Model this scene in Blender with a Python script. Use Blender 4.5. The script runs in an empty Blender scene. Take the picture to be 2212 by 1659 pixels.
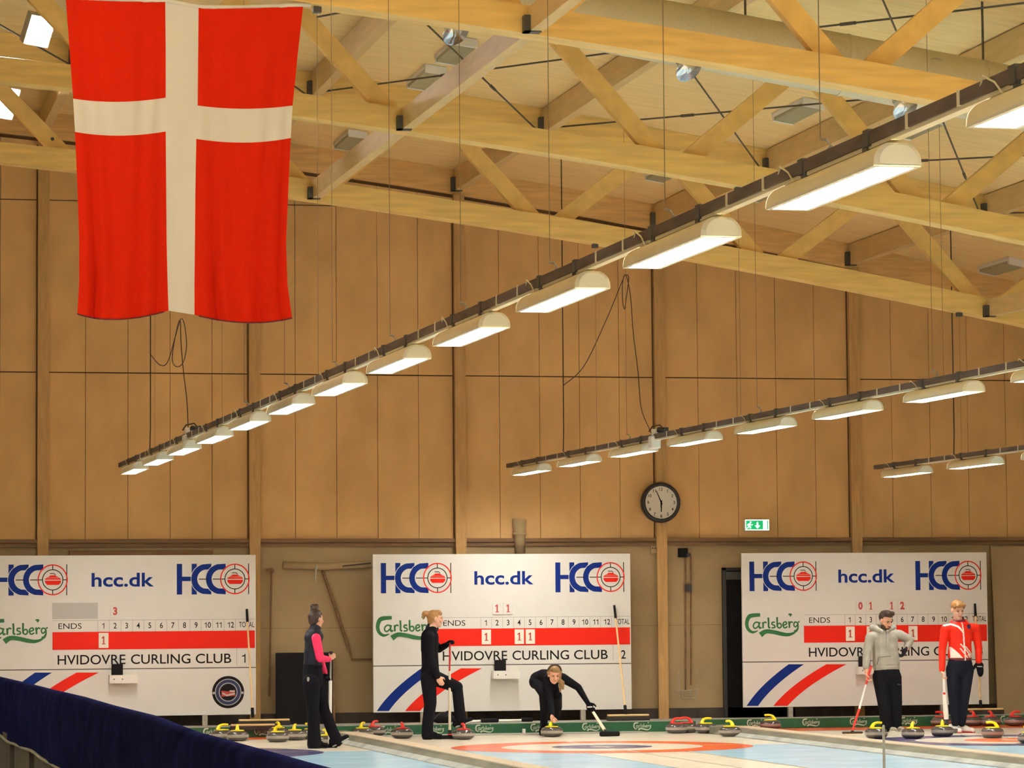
import bpy, bmesh, math, random
import numpy as np
from mathutils import Vector, Matrix
random.seed(7)
R = math.radians
scn = bpy.context.scene
col = scn.collection

# ---------------------------------------------------------------- camera, world, exposure
F, YAW, PITCH, ROLL, H = 7035.24, 0.21718, 0.0726, -0.0079, 1.53154     # focal length in pixels of a 2212 wide frame
K = 1.068                                                                # scale of hall shell against the ice
cam = bpy.data.cameras.new('camera'); cam.sensor_width = 36; cam.lens = 36*F/2212
cam.clip_start = .1; cam.clip_end = 300
camo = bpy.data.objects.new('camera', cam); col.objects.link(camo)
camo.matrix_world = (Matrix.Translation((0, 0, H)) @ Matrix.Rotation(-YAW, 4, 'Z') @ Matrix.Rotation(math.pi/2+PITCH, 4, 'X')
                     @ Matrix.Rotation(ROLL, 4, 'Z'))
scn.camera = camo
w = bpy.data.worlds.new('world'); scn.world = w; w.use_nodes = True
w.node_tree.nodes['Background'].inputs[0].default_value = (1, .90, .70, 1)
w.node_tree.nodes['Background'].inputs[1].default_value = .74
scn.view_settings.view_transform = 'Standard'; scn.view_settings.look = 'None'
scn.view_settings.gamma = 1; scn.view_settings.exposure = 1.08
LAMP = 58.0            # radiance of the lit lamp diffusers
FLOOD = 60.0; FLOOD_ADDED = 170.0  # second value: unseen floodlight added to brighten the upper left

def at(px, py, Y=None, Z=None, X=None):
    "a pixel of the photograph, as the point of the hall at a known depth, height or side distance"
    x = px-1106; y = py-829.5
    c, s = math.cos(-ROLL), math.sin(-ROLL)
    x, y = x*c-y*s, x*s+y*c
    r = x/F; u2 = -y/F
    sp, cp = math.sin(PITCH), math.cos(PITCH)
    d = cp-u2*sp; u = sp+u2*cp
    sy, cy = math.sin(YAW), math.cos(YAW)
    v = Vector((r*cy+d*sy, -r*sy+d*cy, u))
    t = Y/v.y if Y is not None else ((Z-H)/v.z if Z is not None else X/v.x)
    return Vector((0, 0, H))+v*t

# ---------------------------------------------------------------- materials
def mat(name, color, rough=.6, metal=0, var=0, scale=8, stretch=(1, 1, 1), bump=0, emit=0, coat=0, spec=.5, var2=None, trans=0):
    m = bpy.data.materials.new(name); m.use_nodes = True
    nt = m.node_tree; b = nt.nodes['Principled BSDF']
    c = (*color, 1)
    b.inputs['Base Color'].default_value = c
    b.inputs['Roughness'].default_value = rough; b.inputs['Metallic'].default_value = metal
    b.inputs['Specular IOR Level'].default_value = spec
    if coat: b.inputs['Coat Weight'].default_value = coat; b.inputs['Coat Roughness'].default_value = .1
    if emit:
        b.inputs['Emission Color'].default_value = c; b.inputs['Emission Strength'].default_value = emit
    if var or bump:
        tc = nt.nodes.new('ShaderNodeTexCoord'); mp = nt.nodes.new('ShaderNodeMapping'); mp.inputs['Scale'].default_value = stretch
        nz = nt.nodes.new('ShaderNodeTexNoise'); nz.inputs['Scale'].default_value = scale; nz.inputs['Detail'].default_value = 5
        nt.links.new(tc.outputs['Object'], mp.inputs['Vector']); nt.links.new(mp.outputs['Vector'], nz.inputs['Vector'])
        if var:
            rp = nt.nodes.new('ShaderNodeValToRGB')
            c2 = var2 if var2 else [v*(1-var) for v in color]
            c1 = [min(1, v*(1+var*.6)) for v in color]
            rp.color_ramp.elements[0].position = .3; rp.color_ramp.elements[1].position = .7
            rp.color_ramp.elements[0].color = (*c2, 1); rp.color_ramp.elements[1].color = (*c1, 1)
            nt.links.new(nz.outputs['Fac'], rp.inputs['Fac']); nt.links.new(rp.outputs['Color'], b.inputs['Base Color'])
        if bump:
            bp = nt.nodes.new('ShaderNodeBump'); bp.inputs['Strength'].default_value = bump; bp.inputs['Distance'].default_value = .01
            nt.links.new(nz.outputs['Fac'], bp.inputs['Height']); nt.links.new(bp.outputs['Normal'], b.inputs['Normal'])
    return m
M = dict(
    paint=mat('pale unseen side wall', (.74, .69, .58), .85, spec=.1, var=.04, scale=1),  # pale so the unseen left wall bounces light onto the lamp hoods
    ply=mat('plywood', (.67, .415, .168), .75, spec=.2, var=.13, scale=2.2, stretch=(1, 1, .6), bump=.1),
    plydark=mat('dark seam', (.13, .07, .03), .9),
    lower=mat('painted lower wall', (.36, .26, .135), .8, var=.1, scale=2, spec=.2),
    trim=mat('brown timber rail', (.20, .105, .04), .7, var=.3, scale=5, stretch=(.3, 3, 3)),
    post=mat('wall post timber', (.52, .315, .125), .7, var=.16, spec=.2, scale=6, stretch=(4, 4, .5)),
    beam=mat('glued timber', (.84, .555, .165), .38, spec=.6, var=.14, scale=3, stretch=(.6, 3, 6)),
    web=mat('web timber', (.82, .53, .155), .5, var=.14, spec=.5, scale=5),
    purl=mat('purlin timber', (.68, .47, .20), .5, spec=.35, var=.10, scale=4, stretch=(4, .6, 4)),
    ceil=mat('wood wool ceiling', (.85, .61, .27), .85, spec=.1, var=.08, scale=5, stretch=(.35, 2.2, 1), bump=.15),
    rim=mat('rim board timber', (.74, .46, .17), .7, spec=.2, var=.18, scale=4, stretch=(.5, 3, 5)),
    steel=mat('dark steel', (.10, .10, .09), .5, .6),
    rod=mat('steel rod', (.10, .085, .06), .5, .3),
    zinc=mat('zinc', (.42, .40, .33), .45, .5, var=.2, scale=20),
    rail=mat('painted rail', (.15, .115, .095), .6, .0, spec=.2, var=.3, scale=3, stretch=(6, 1, 6)),
    conduit=mat('cream conduit', (.72, .66, .46), .5),
    hood=mat('cream lamp hood', (.84, .77, .53), .4, var=.05, scale=6),
    cap=mat('lamp end cap', (.70, .68, .55), .4),
    glow=mat('lit diffuser', (1, .96, .92), .5, emit=LAMP),
    flood=mat('lit floodlight lens', (1, .97, .95), .4, emit=FLOOD),
    flood_added=mat('lit floodlight lens, high beam', (1, .93, .80), .4, emit=FLOOD_ADDED), offlamp=mat('unlit diffuser', (.34, .34, .20), .35, var=.1, scale=9),
    white=mat('white paint', (.78, .76, .68), .5),
    duct=mat('grey duct', (.62, .53, .33), .6, 0, var=.12, scale=30, stretch=(8, 1, 1)),
    chrome=mat('bright nozzle metal', (.75, .78, .80), .18, .95),
    board=mat('white board', (.70, .685, .635), .45, var=.03, scale=3),
    ink=mat('black ink', (.014, .012, .012), .7, spec=.1), blue=mat('logo blue', (.007, .026, .20), .6, spec=.1),
    red=mat('score red', (.78, .018, .006), .6, spec=.2), digit=mat('number red', (.50, .05, .035), .5),
    green=mat('logo green', (.01, .14, .035), .5), line=mat('pencil line grey', (.36, .36, .34), .6),
    card=mat('number card', (.84, .80, .68), .5), grey=mat('pale grey field', (.47, .465, .44), .6),
    black=mat('black rubber', (.009, .008, .009), .7, spec=.15), blackp=mat('black plastic', (.02, .02, .022), .35),
    navy=mat('roundel navy', (.014, .02, .085), .5),
    flagr=mat('red flag cloth', (.76, .021, .003), .85, spec=.1, var=.05, scale=60), flagw=mat('white flag cloth', (.78, .73, .64), .85),
    ice=mat('white ice', (.80, .74, .58), .22, var=.06, scale=3),
    iceb=mat('pale blue ice', (.40, .66, .82), .2, var=.10, scale=2), icer=mat('red ice paint', (.80, .12, .03), .25, var=.12, scale=5),
    icen=mat('navy ice paint', (.075, .075, .19), .25, var=.15, scale=5), icel=mat('sheet line', (.52, .47, .37), .4),
    conc=mat('concrete', (.44, .41, .35), .85, var=.2, scale=6, bump=.2),
    div=mat('divider foam', (.21, .20, .145), .85, var=.3, scale=2.5, stretch=(2, .5, 2), spec=.2), divt=mat('divider top', (.52, .43, .29), .7, var=.1, scale=5),
    frost=mat('frosted grey edge', (.40, .42, .38), .85, var=.25, scale=3, spec=.2),
    bump=mat('green bumper', (.008, .10, .035), .5, var=.2, scale=6), logow=mat('pale logo', (.52, .58, .44), .6),
    ledge=mat('grey ledge', (.34, .33, .28), .6, var=.15, scale=5), plinth=mat('dark plinth', (.05, .035, .025), .8, var=.4, scale=6),
    granite=mat('dark granite', (.075, .066, .058), .16, var=.3, scale=90, spec=.6), graniteb=mat('striking band', (.33, .29, .235), .5, var=.25, scale=120),
    granite2=mat('reddish striking band', (.32, .20, .17), .5, var=.25, scale=120),
    yel=mat('yellow plastic', (.92, .76, .01), .3), redp=mat('red plastic', (.75, .035, .025), .3),
    wood=mat('pale broom wood', (.80, .55, .24), .5, var=.1, scale=8), bristle=mat('dark bristle', (.035, .026, .02), .9),
    cream=mat('cream shaft', (.80, .74, .56), .35), redgrip=mat('red shaft', (.62, .03, .025), .4), wshaft=mat('white shaft', (.84, .82, .76), .35),
    cover=mat('navy cover', (.017, .021, .095), .8, var=.35, scale=4, spec=0), slat=mat('grey slat', (.12, .115, .105), .8, var=.15, scale=6),
    skin=mat('skin', (.66, .35, .22), .5), skinp=mat('pale skin', (.72, .42, .29), .5),
    hairb=mat('dark brown hair', (.045, .024, .014), .5, var=.3, scale=40), hairg=mat('blond hair', (.42, .22, .075), .5, var=.3, scale=40),
    hairl=mat('light brown hair', (.27, .16, .06), .5, var=.35, scale=40), hairr=mat('ginger blond hair', (.36, .18, .055), .5, var=.4, scale=40),
    cloth=mat('black cloth', (.007, .007, .010), .85, spec=.12), jeans=mat('dark jeans', (.009, .011, .020), .85, spec=.15), clothn=mat('charcoal vest', (.011, .013, .021), .55, spec=.25, var=.3, scale=12),
    pink=mat('pink sleeve', (.93, .025, .13), .6, var=.1, scale=14, bump=.35), hoodie=mat('grey marl', (.36, .35, .29), .9, var=.16, scale=11, bump=.55),
    jacket=mat('red jacket', (.82, .024, .006), .6, spec=.25, var=.12, scale=9, bump=.5), jwhite=mat('white print', (.82, .72, .64), .6), maroon=mat('maroon trim', (.16, .012, .02), .6),
    shoeg=mat('grey shoe', (.38, .35, .27), .7), shoew=mat('white shoe', (.80, .74, .68), .6), sole=mat('red sole', (.55, .05, .06), .6),
    lip=mat('lips', (.50, .19, .14), .5), eye=mat('eye', (.03, .02, .018), .3), beard=mat('beard', (.06, .035, .022), .8),
    exitg=mat('lit exit green', (.0, .42, .13), .5, emit=.38), exitw=mat('lit exit white', (.85, 1, .82), .5, emit=1.2),
    face=mat('clock face', (.66, .62, .52), .5), glass=mat('frosted post', (.24, .24, .21), .5, spec=.2),
    cable=mat('dark cable', (.05, .035, .02), .7), wire=mat('thin wire', (.24, .18, .10), .5, .3),
)

# ---------------------------------------------------------------- mesh helpers
class MB:
    def __init__(s): s.v = []; s.f = []; s.m = []
    def add(s, vs, fs, mi=0):
        o = len(s.v); s.v += [tuple(v) for v in vs]
        for f in fs: s.f.append([i+o for i in f]); s.m.append(mi)
        return s
    def box(s, a, b, mi=0):
        x0, y0, z0 = [min(p, q) for p, q in zip(a, b)]; x1, y1, z1 = [max(p, q) for p, q in zip(a, b)]
        return s.add([(x0, y0, z0), (x1, y0, z0), (x1, y1, z0), (x0, y1, z0), (x0, y0, z1), (x1, y0, z1), (x1, y1, z1), (x0, y1, z1)],
                     [(0, 3, 2, 1), (4, 5, 6, 7), (0, 1, 5, 4), (1, 2, 6, 5), (2, 3, 7, 6), (3, 0, 4, 7)], mi)
    def bar(s, p, q, wd, dp, up=(0, 0, 1), mi=0):
        "rectangular bar from p to q; wd sideways, dp along up"
        p, q = Vector(p), Vector(q); d = (q-p).normalized(); up = Vector(up)
        sd = d.cross(up).normalized(); u = sd.cross(d).normalized()
        vs = [e+sd*a*wd/2+u*b*dp/2 for e in (p, q) for a, b in ((-1, -1), (1, -1), (1, 1), (-1, 1))]
        return s.add(vs, [(0, 1, 2, 3), (7, 6, 5, 4), (0, 4, 5, 1), (1, 5, 6, 2), (2, 6, 7, 3), (3, 7, 4, 0)], mi)
    def tube(s, pts, r, n=8, mi=0):
        pts = [Vector(p) for p in pts]; rs = r if isinstance(r, (list, tuple)) else [r]*len(pts)
        rings = []; ref = Vector((0, 0, 1))
        for i, p in enumerate(pts):
            d = (pts[min(i+1, len(pts)-1)]-pts[max(i-1, 0)]).normalized()
            a = d.cross(ref)
            if a.length < .1: a = d.cross(Vector((1, 0, 0)))
            a.normalize(); b = a.cross(d); 
            rings.append([p+(a*math.cos(t)+b*math.sin(t))*rs[i] for t in [2*math.pi*k/n for k in range(n)]])
        vs = [v for rg in rings for v in rg]; fs = []
        for i in range(len(pts)-1):
            for k in range(n): fs.append((i*n+k, i*n+(k+1) % n, (i+1)*n+(k+1) % n, (i+1)*n+k))
        fs.append(tuple(range(n))[::-1]); fs.append(tuple((len(pts)-1)*n+k for k in range(n)))
        return s.add(vs, fs, mi)
    def lathe(s, prof, c=(0, 0, 0), n=32, mi=0):
        vs = []; fs = []; c = Vector(c)
        for r, z in prof:
            for k in range(n):
                t = 2*math.pi*k/n; vs.append(c+Vector((r*math.cos(t), r*math.sin(t), z)))
        for i in range(len(prof)-1):
            for k in range(n): fs.append((i*n+k, i*n+(k+1) % n, (i+1)*n+(k+1) % n, (i+1)*n+k))
        return s.add(vs, fs, mi)
    def ball(s, c, rad, axes=None, n=12, mi=0):
        c = Vector(c); rad = rad if isinstance(rad, (tuple, list)) else (rad,)*3
        ax = [Vector(a) for a in axes] if axes else [Vector((1, 0, 0)), Vector((0, 1, 0)), Vector((0, 0, 1))]
        m = n//2; vs = []; fs = []
        for i in range(1, m):
            ph = math.pi*i/m
            for k in range(n):
                t = 2*math.pi*k/n
                vs.append(c+ax[0]*rad[0]*math.sin(ph)*math.cos(t)+ax[1]*rad[1]*math.sin(ph)*math.sin(t)+ax[2]*rad[2]*math.cos(ph))
        for i in range(m-2):
            for k in range(n): fs.append((i*n+k, (i+1)*n+k, (i+1)*n+(k+1) % n, i*n+(k+1) % n))
        vs += [c+ax[2]*rad[2], c-ax[2]*rad[2]]; a = len(vs)-2; b = a+1
        for k in range(n): fs.append((a, k, (k+1) % n)); fs.append((b, (m-2)*n+(k+1) % n, (m-2)*n+k))
        return s.add(vs, fs, mi)
    def cap(s, p, q, r0, r1, side=None, k=1.0, n=14, mi=0):
        "tapered capsule; elliptical when side is given: r along side, r*k across"
        p, q = Vector(p), Vector(q); d = q-p
        if d.length < 1e-5: d = Vector((0, 0, 1e-4))
        dn = d.normalized(); sd = Vector(side) if side is not None else (Vector((1, 0, 0)) if abs(dn.x) < .8 else Vector((0, 1, 0)))
        sd = (sd-dn*sd.dot(dn)).normalized(); t = dn.cross(sd)
        st = []
        for a in (80, 55, 28): st.append((p-dn*r0*min(1, k)*math.sin(R(a)), r0*math.cos(R(a))))
        for f in (0, .25, .5, .75, 1): st.append((p+d*f, r0+(r1-r0)*f))
        for a in (28, 55, 80): st.append((q+dn*r1*min(1, k)*math.sin(R(a)), r1*math.cos(R(a))))
        vs = []; fs = []
        for c, r in st:
            for i in range(n):
                an = 2*math.pi*i/n; vs.append(c+sd*r*math.cos(an)+t*r*k*math.sin(an))
        for j in range(len(st)-1):
            for i in range(n): fs.append((j*n+i, j*n+(i+1) % n, (j+1)*n+(i+1) % n, (j+1)*n+i))
        fs.append(tuple(range(n))[::-1]); fs.append(tuple((len(st)-1)*n+i for i in range(n)))
        return s.add(vs, fs, mi)
    def sweep(s, xs, lo, hi, y0, y1, mi=0):
        "slab between heights lo(x) and hi(x), y0..y1, along xs"
        n = len(xs); vs = []
        for x in xs: vs += [(x, y0, lo(x)), (x, y1, lo(x)), (x, y1, hi(x)), (x, y0, hi(x))]
        fs = [(0, 1, 2, 3), tuple((n-1)*4+i for i in (3, 2, 1, 0))]
        for i in range(n-1):
            for k in range(4): fs.append((i*4+k, (i+1)*4+k, (i+1)*4+(k+1) % 4, i*4+(k+1) % 4))
        return s.add(vs, fs, mi)
    def poly(s, pts, y, mi=0):
        "flat print: (x, z) outline facing the hall"
        vs = [(x, y, z) for x, z in pts]
        ar = sum(pts[i][0]*pts[(i+1) % len(pts)][1]-pts[(i+1) % len(pts)][0]*pts[i][1] for i in range(len(pts)))
        f = list(range(len(pts)))
        return s.add(vs, [f if ar > 0 else f[::-1]], mi)
    def ribbon(s, pts, wd, y, mi=0, closed=False):
        "flat stroke along (x, z) points"
        n = len(pts); ws = wd if isinstance(wd, (list, tuple)) else [wd]*n
        L = []; Rr = []
        for i in range(n):
            a = pts[(i-1) % n] if closed or i else pts[i]; b = pts[(i+1) % n] if closed or i < n-1 else pts[i]
            dx, dz = b[0]-a[0], b[1]-a[1]; l = math.hypot(dx, dz) or 1
            nx, nz = -dz/l, dx/l
            L.append((pts[i][0]+nx*ws[i]/2, y, pts[i][1]+nz*ws[i]/2)); Rr.append((pts[i][0]-nx*ws[i]/2, y, pts[i][1]-nz*ws[i]/2))
        fs = []
        for i in range(n if closed else n-1):
            j = (i+1) % n; fs.append((i, n+i, n+j, j))
        return s.add(L+Rr, fs, mi)

def tag(o, label=None, cat=None, group=None, kind=None):
    for k, v in (('label', label), ('category', cat), ('group', group), ('kind', kind)):
        if v: o[k] = v
    return o
def worldpos(p):
    v = Vector((0, 0, 0))
    while p is not None: v += p.location; p = p.parent
    return v
def obj(name, mb, m, parent=None, smooth=False, loc=None, bevel=0):
    "one mesh object; coordinates are the hall's, stored relative to the parent or to loc"
    off = worldpos(parent) if parent is not None else (Vector(loc) if loc is not None else Vector((0, 0, 0)))
    me = bpy.data.meshes.new(name)
    me.from_pydata([tuple(Vector(v)-off) for v in mb.v], [], mb.f)
    ms = m if isinstance(m, (list, tuple)) else [m]
    for k in ms: me.materials.append(M[k] if isinstance(k, str) else k)
    if len(ms) > 1:
        for p, i in zip(me.polygons, mb.m): p.material_index = i
    if smooth:
        for p in me.polygons: p.use_smooth = True
    me.update()
    o = bpy.data.objects.new(name, me); col.objects.link(o)
    if parent is not None: o.parent = parent
    else: o.location = off
    if bevel:
        md = o.modifiers.new('bevel', 'BEVEL'); md.width = bevel; md.segments = 2; md.limit_method = 'ANGLE'
    return o
def thing(name, loc, label, cat, group=None, rz=0):
    o = bpy.data.objects.new(name, None); col.objects.link(o); o.location = loc; o.rotation_euler = (0, 0, rz); o.empty_display_size = .1
    return tag(o, label, cat, group)
def copy_tree(o, parent=None):
    c = o.copy(); col.objects.link(c)
    if parent is not None: c.parent = parent
    for ch in list(o.children): copy_tree(ch, c)
    return c
def fused(name, mb, m, parent, voxel=.007, smooth=6, paint=None):
    "overlapping closed shapes grown into one continuous surface"
    o = obj(name, mb, m, parent, True)
    a = o.modifiers.new('fuse', 'REMESH'); a.mode = 'VOXEL'; a.voxel_size = voxel
    b = o.modifiers.new('soft', 'SMOOTH'); b.iterations = smooth; b.factor = .5
    dg = bpy.context.evaluated_depsgraph_get(); me = bpy.data.meshes.new_from_object(o.evaluated_get(dg))
    o.modifiers.clear(); old = o.data; o.data = me; bpy.data.meshes.remove(old); me.name = name
    for p in me.polygons:
        p.use_smooth = True
        p.material_index = paint(p.center) if paint else 0
    return o
def text(s, y, x0=None, x1=None, z0=0, z1=1, cx=None, bold=0, hscale=1.0):
    "lettering as flat faces fitted to x0..x1, z0..z1 (or centred on cx)"
    cu = bpy.data.curves.new('lettering', 'FONT'); cu.body = s; cu.offset = bold; cu.resolution_u = 4
    o = bpy.data.objects.new('lettering', cu); col.objects.link(o)
    dg = bpy.context.evaluated_depsgraph_get(); me = bpy.data.meshes.new_from_object(o.evaluated_get(dg))
    bpy.data.objects.remove(o); bpy.data.curves.remove(cu)
    vs = [v.co.copy() for v in me.vertices]; fs = [list(p.vertices) for p in me.polygons]; nz = [p.normal.z for p in me.polygons]
    bpy.data.meshes.remove(me)
    ax, bx = min(v.x for v in vs), max(v.x for v in vs); ay, by = min(v.y for v in vs), max(v.y for v in vs)
    sz = (z1-z0)/(by-ay)
    if cx is not None: sx = sz*hscale; o0 = cx-sx*(ax+bx)/2
    else: sx = (x1-x0)/(bx-ax); o0 = x0-sx*ax
    mb = MB()
    mb.add([(o0+sx*v.x, y, z0+sz*(v.y-ay)) for v in vs], [f if n > 0 else f[::-1] for f, n in zip(fs, nz)])
    return mb
def digits(s, y, cx, z0, z1, th, serif=False):
    "numbers set digit by digit, the 1 drawn with its flag"
    h = z1-z0; adv = .60*h; mb = MB(); x = cx-adv*(len(s)-1)/2
    for ch in s:
        if ch == '1':
            q = th/2
            P = [(-.26, .66), (-q+.06, .74), (-q+.06, 0), (q+.06, 0), (q+.06, 1), (-q+.12, 1), (-.04, .86), (-.26, .80)]
            if serif: P = [(-.24, .70), (-q, .76), (-q, .1), (-.22, .1), (-.22, 0), (.22, 0), (.22, .1), (q, .1), (q, 1), (-.02, 1), (-.24, .84)]
            mb.poly([(x+a*h, z0+b*h) for a, b in P], y)
        else:
            g = text(ch, y, cx=x, z0=z0, z1=z1, bold=.045 if serif else .012, hscale=.86)
            mb.add(g.v, g.f)
        x += adv
    return mb
ORD = 'first second third fourth fifth sixth seventh eighth ninth tenth eleventh twelfth thirteenth fourteenth fifteenth sixteenth seventeenth eighteenth nineteenth twentieth'.split()

# ---------------------------------------------------------------- hall shell
YW = 41.97*K; YT = [36.85*K, 31.2*K, 25.55*K, 19.9*K]        # end wall, trusses from the wall towards the camera
COLX = [ (3.10+2.722*i)*K for i in range(-2, 7)]             # wall posts, truss nodes and purlins share these lines
TOPX = [ (3.10+1.361+2.722*i)*K for i in range(-3, 7)]
def fit(pts, Y):
    p = [at(x, y, Y=Y) for x, y in pts]
    return np.polyfit([q.x for q in p], [q.z for q in p], 2)
cA = fit([(0, 356), (166, 375), (622, 431), (800, 457), (975, 482), (1100, 502), (1312, 535), (1472, 562), (1653, 595), (1930, 645), (2212, 712)], YT[0])
cB = fit([(0, 183), (160, 200), (633, 258), (880, 297), (1100, 325), (1310, 357), (1480, 388), (1600, 410), (1800, 447), (2000, 487), (2212, 530)], YT[1])
cC = fit([(665, 15), (900, 48), (1100, 72), (1300, 105), (1500, 140), (1659, 165), (1900, 215), (2050, 240)], YT[2])
def zA(x): return float(np.polyval(cA, x))+.02
def chord(i):
    if i == 0: return zA
    if i == 1: return lambda x: float(np.polyval(cB, x))+.02
    dz = np.mean([np.polyval(cC, x)+.02-zA(x) for x in (5, 6, 7, 8, 9, 10)])
    return lambda x: zA(x)+float(dz)
def zceil(x): return zA(x)+1.58
XL, XR = -3.0, 19.5
xs = [XL+(XR-XL)*i/60 for i in range(61)]
o = obj('floor', MB().box((-7, -6, -.12), (22, YW, -.06)), 'conc'); tag(o, kind='structure')
o = obj('ceiling', MB().sweep(xs, zceil, lambda x: zceil(x)+.15, 4, YW), 'ceil', smooth=False); tag(o, kind='structure')

for nm_, x_, s_ in (('wall_right', XR, 1), ('wall_left', XL, -1)):  # unseen side walls; left one added to shade, pale to bounce light
    zt_ = zceil(x_)
    mb = MB().box((x_, 3.5, -.06), (x_+s_*.15, YW+.1, zt_+.1))
    for i_ in range(34):
        y_ = YW-.6-i_*1.2
        if y_ > 4: mb.box((x_-s_*.004, y_-.004, 0), (x_+s_*.01, y_+.004, zt_-.05), 1)
    o = obj(nm_, mb, ['paint', 'plydark']); tag(o, kind='structure')
# end wall: plywood boards in five strips per bay over painted boards, with a rim board under the roof
z_tr0, z_tr1 = at(1000, 1180, Y=YW).z, at(1000, 1163, Y=YW).z
zs1 = at(900, 811, Y=YW).z; 
def zrim(x): return zceil(x)-.36
mb = MB(); mb.box((XL, YW+.03, -.06), (XR, YW+.15, 9.2), 1)
st = (COLX[1]-COLX[0])/5
n = int((XR-XL)/st)+2; x0 = COLX[0]-int((COLX[0]-XL)/st)*st
for i in range(-1, n):
    a, b = max(x0+i*st, XL)+.0035, min(x0+(i+1)*st, XR)-.0035
    if b-a < .05: continue
    mb.box((a, YW, z_tr1), (b, YW+.03, zs1-.008), 0)
    zt = min(zrim(a), zrim(b))-.05
    vs = [(a, YW, zs1+.008), (b, YW, zs1+.008), (b, YW, zrim(b)-.05), (a, YW, zrim(a)-.05)]
    mb.add(vs+[(x, YW+.03, z) for x, y, z in vs], [(0, 1, 2, 3), (4, 7, 6, 5), (0, 4, 5, 1), (1, 5, 6, 2), (2, 6, 7, 3), (3, 7, 4, 0)], 0)
zs2 = at(165, 433.5, Y=YW).z; mb.box((XL, YW-.002, zs2-.008), (COLX[4], YW+.01, zs2+.008), 1)
o = obj('wall_back', mb, ['ply', 'plydark']); tag(o, kind='structure')
mb = MB()
xe = [XL]+[c for c in COLX if XL < c < XR]+[XR]
for a, b in zip(xe[:-1], xe[1:]):
    zm = at(900, 1355, Y=YW).z
    mb.box((a+.004, YW-.012, .28), (b-.004, YW, zm-.002)); mb.box((a+.004, YW-.012, zm+.002), (b-.004, YW, z_tr0))
o = obj('wall_lower', mb, 'lower'); tag(o, kind='structure')
o = obj('trim_1', MB().sweep(xs, zrim, lambda x: zceil(x)-.002, YW-.06, YW+.03), 'rim'); tag(o, kind='structure')
mb = MB(); zc = (z_tr0+z_tr1)/2
mb.box((XL, YW-.05, z_tr0), (XR, YW+.01, zc-.012)); mb.box((XL, YW-.07, zc+.004), (XR, YW+.01, z_tr1)); mb.box((XL, YW-.03, zc-.012), (XR, YW, zc+.004))
o = obj('trim_2', mb, 'trim'); tag(o, kind='structure')
o = obj('baseboard_back', MB().box((XL, YW-.05, .0), (XR, YW, .28)), 'plinth'); tag(o, kind='structure')
o = obj('floor_ledge', MB().box((XL, 44.12, -.06), (XR, YW-.05, .135)), 'ledge'); tag(o, kind='structure')
for i, x in enumerate(c for c in COLX if XL < c < XR):
    mb = MB().box((x-.072, YW-.10, .135), (x+.072, YW-.05, z_tr0-.02)); mb.box((x-.076, YW-.10, z_tr0-.02), (x+.076, YW, zrim(x)-.0))
    mb.box((x-.094, YW-.02, z_tr1), (x-.076, YW-.001, zrim(x)-.1), 1)
    o = obj('trim_%d' % (i+3), mb, ['post', 'plydark']); tag(o, kind='structure')

# ---------------------------------------------------------------- roof trusses
where = ['nearest the end wall', 'second from the end wall', 'third from wall, at the picture top', 'fourth from the end wall']
for ti, Y in enumerate(YT):
    zf = chord(ti); th = .245
    t = thing('roof_truss', (9, Y, zf(9)), 'arched timber roof truss with zigzag webs, '+where[ti], 'roof truss', 'timber roof trusses')
    obj('bottom_chord', MB().sweep(xs, zf, lambda x: zf(x)+th, Y-.135, Y+.135), 'beam', t)
    obj('top_chord', MB().sweep(xs, lambda x: zceil(x)-.30, lambda x: zceil(x)-.003, Y-.135, Y+.135), 'beam', t)
    for i, x in enumerate(COLX):
        for sgn in (-1, 1):
            tx = x+sgn*1.361*K
            if tx < XL+.3 or tx > XR-.3 or x < XL+.3: continue
            a = Vector((x+sgn*.16, Y, zf(x+sgn*.16)+th-.05)); b = Vector((tx-sgn*.08, Y, zceil(tx)-.26))
            wb = obj('web', MB().bar(a, b, .11, .19, up=(0, 0, 1)), 'web', t)
    for i, x in enumerate(COLX):
        if XL+.3 < x < XR-.3 and abs(zf(x)-3) > 0:
            if i == 2: obj('bolt', MB().tube([(x-.3, Y-.065, zf(x-.3)+.36), (x-.3, Y+.065, zf(x-.3)+.36)], .022, 10), 'steel', t)

# purlins flush with the roof between trusses, each in a steel hanger; a strut between bottom chords at every third node
def beam_between(name, x, y0, y1, z0, z1, wd, m, label, cat, group, hang=True):
    t = thing(name, (x, (y0+y1)/2, (z0+z1)/2), label, cat, group)
    obj('timber', MB().bar((x, y0, z0), (x, y1, z1), wd[0], wd[1]), m, t)
    if hang:
        mb = MB(); h = wd[1]*.62
        mb.box((x-wd[0]/2-.055, y1-.10, z1-wd[1]/2-.012), (x-wd[0]/2, y1-.002, z1-wd[1]/2+h))
        mb.box((x-wd[0]/2-.055, y1-.10, z1-wd[1]/2-.012), (x+wd[0]/2-.02, y1-.002, z1-wd[1]/2))
        obj('hanger', mb, 'steel', t)
bayname = ['between end wall and nearest truss', 'between first and second truss', 'between second and third truss', 'between third and fourth truss']
yb = [YW-.06]+YT
for b in range(4):
    k = 0
    for i, x in enumerate(COLX):
        if not XL+.3 < x < XR-.3 or (b == 3 and x < 9) or x < 1: continue
        z = zceil(x)-.155
        beam_between('purlin', x, yb[b+1]+.135, yb[b]-(.0 if b == 0 else .135), z, z, (.12, .30), 'purl',
                     'roof purlin %s, on the %s post line from left' % (bayname[b], ORD[i-2]), 'purlin', 'roof purlins')
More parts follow.
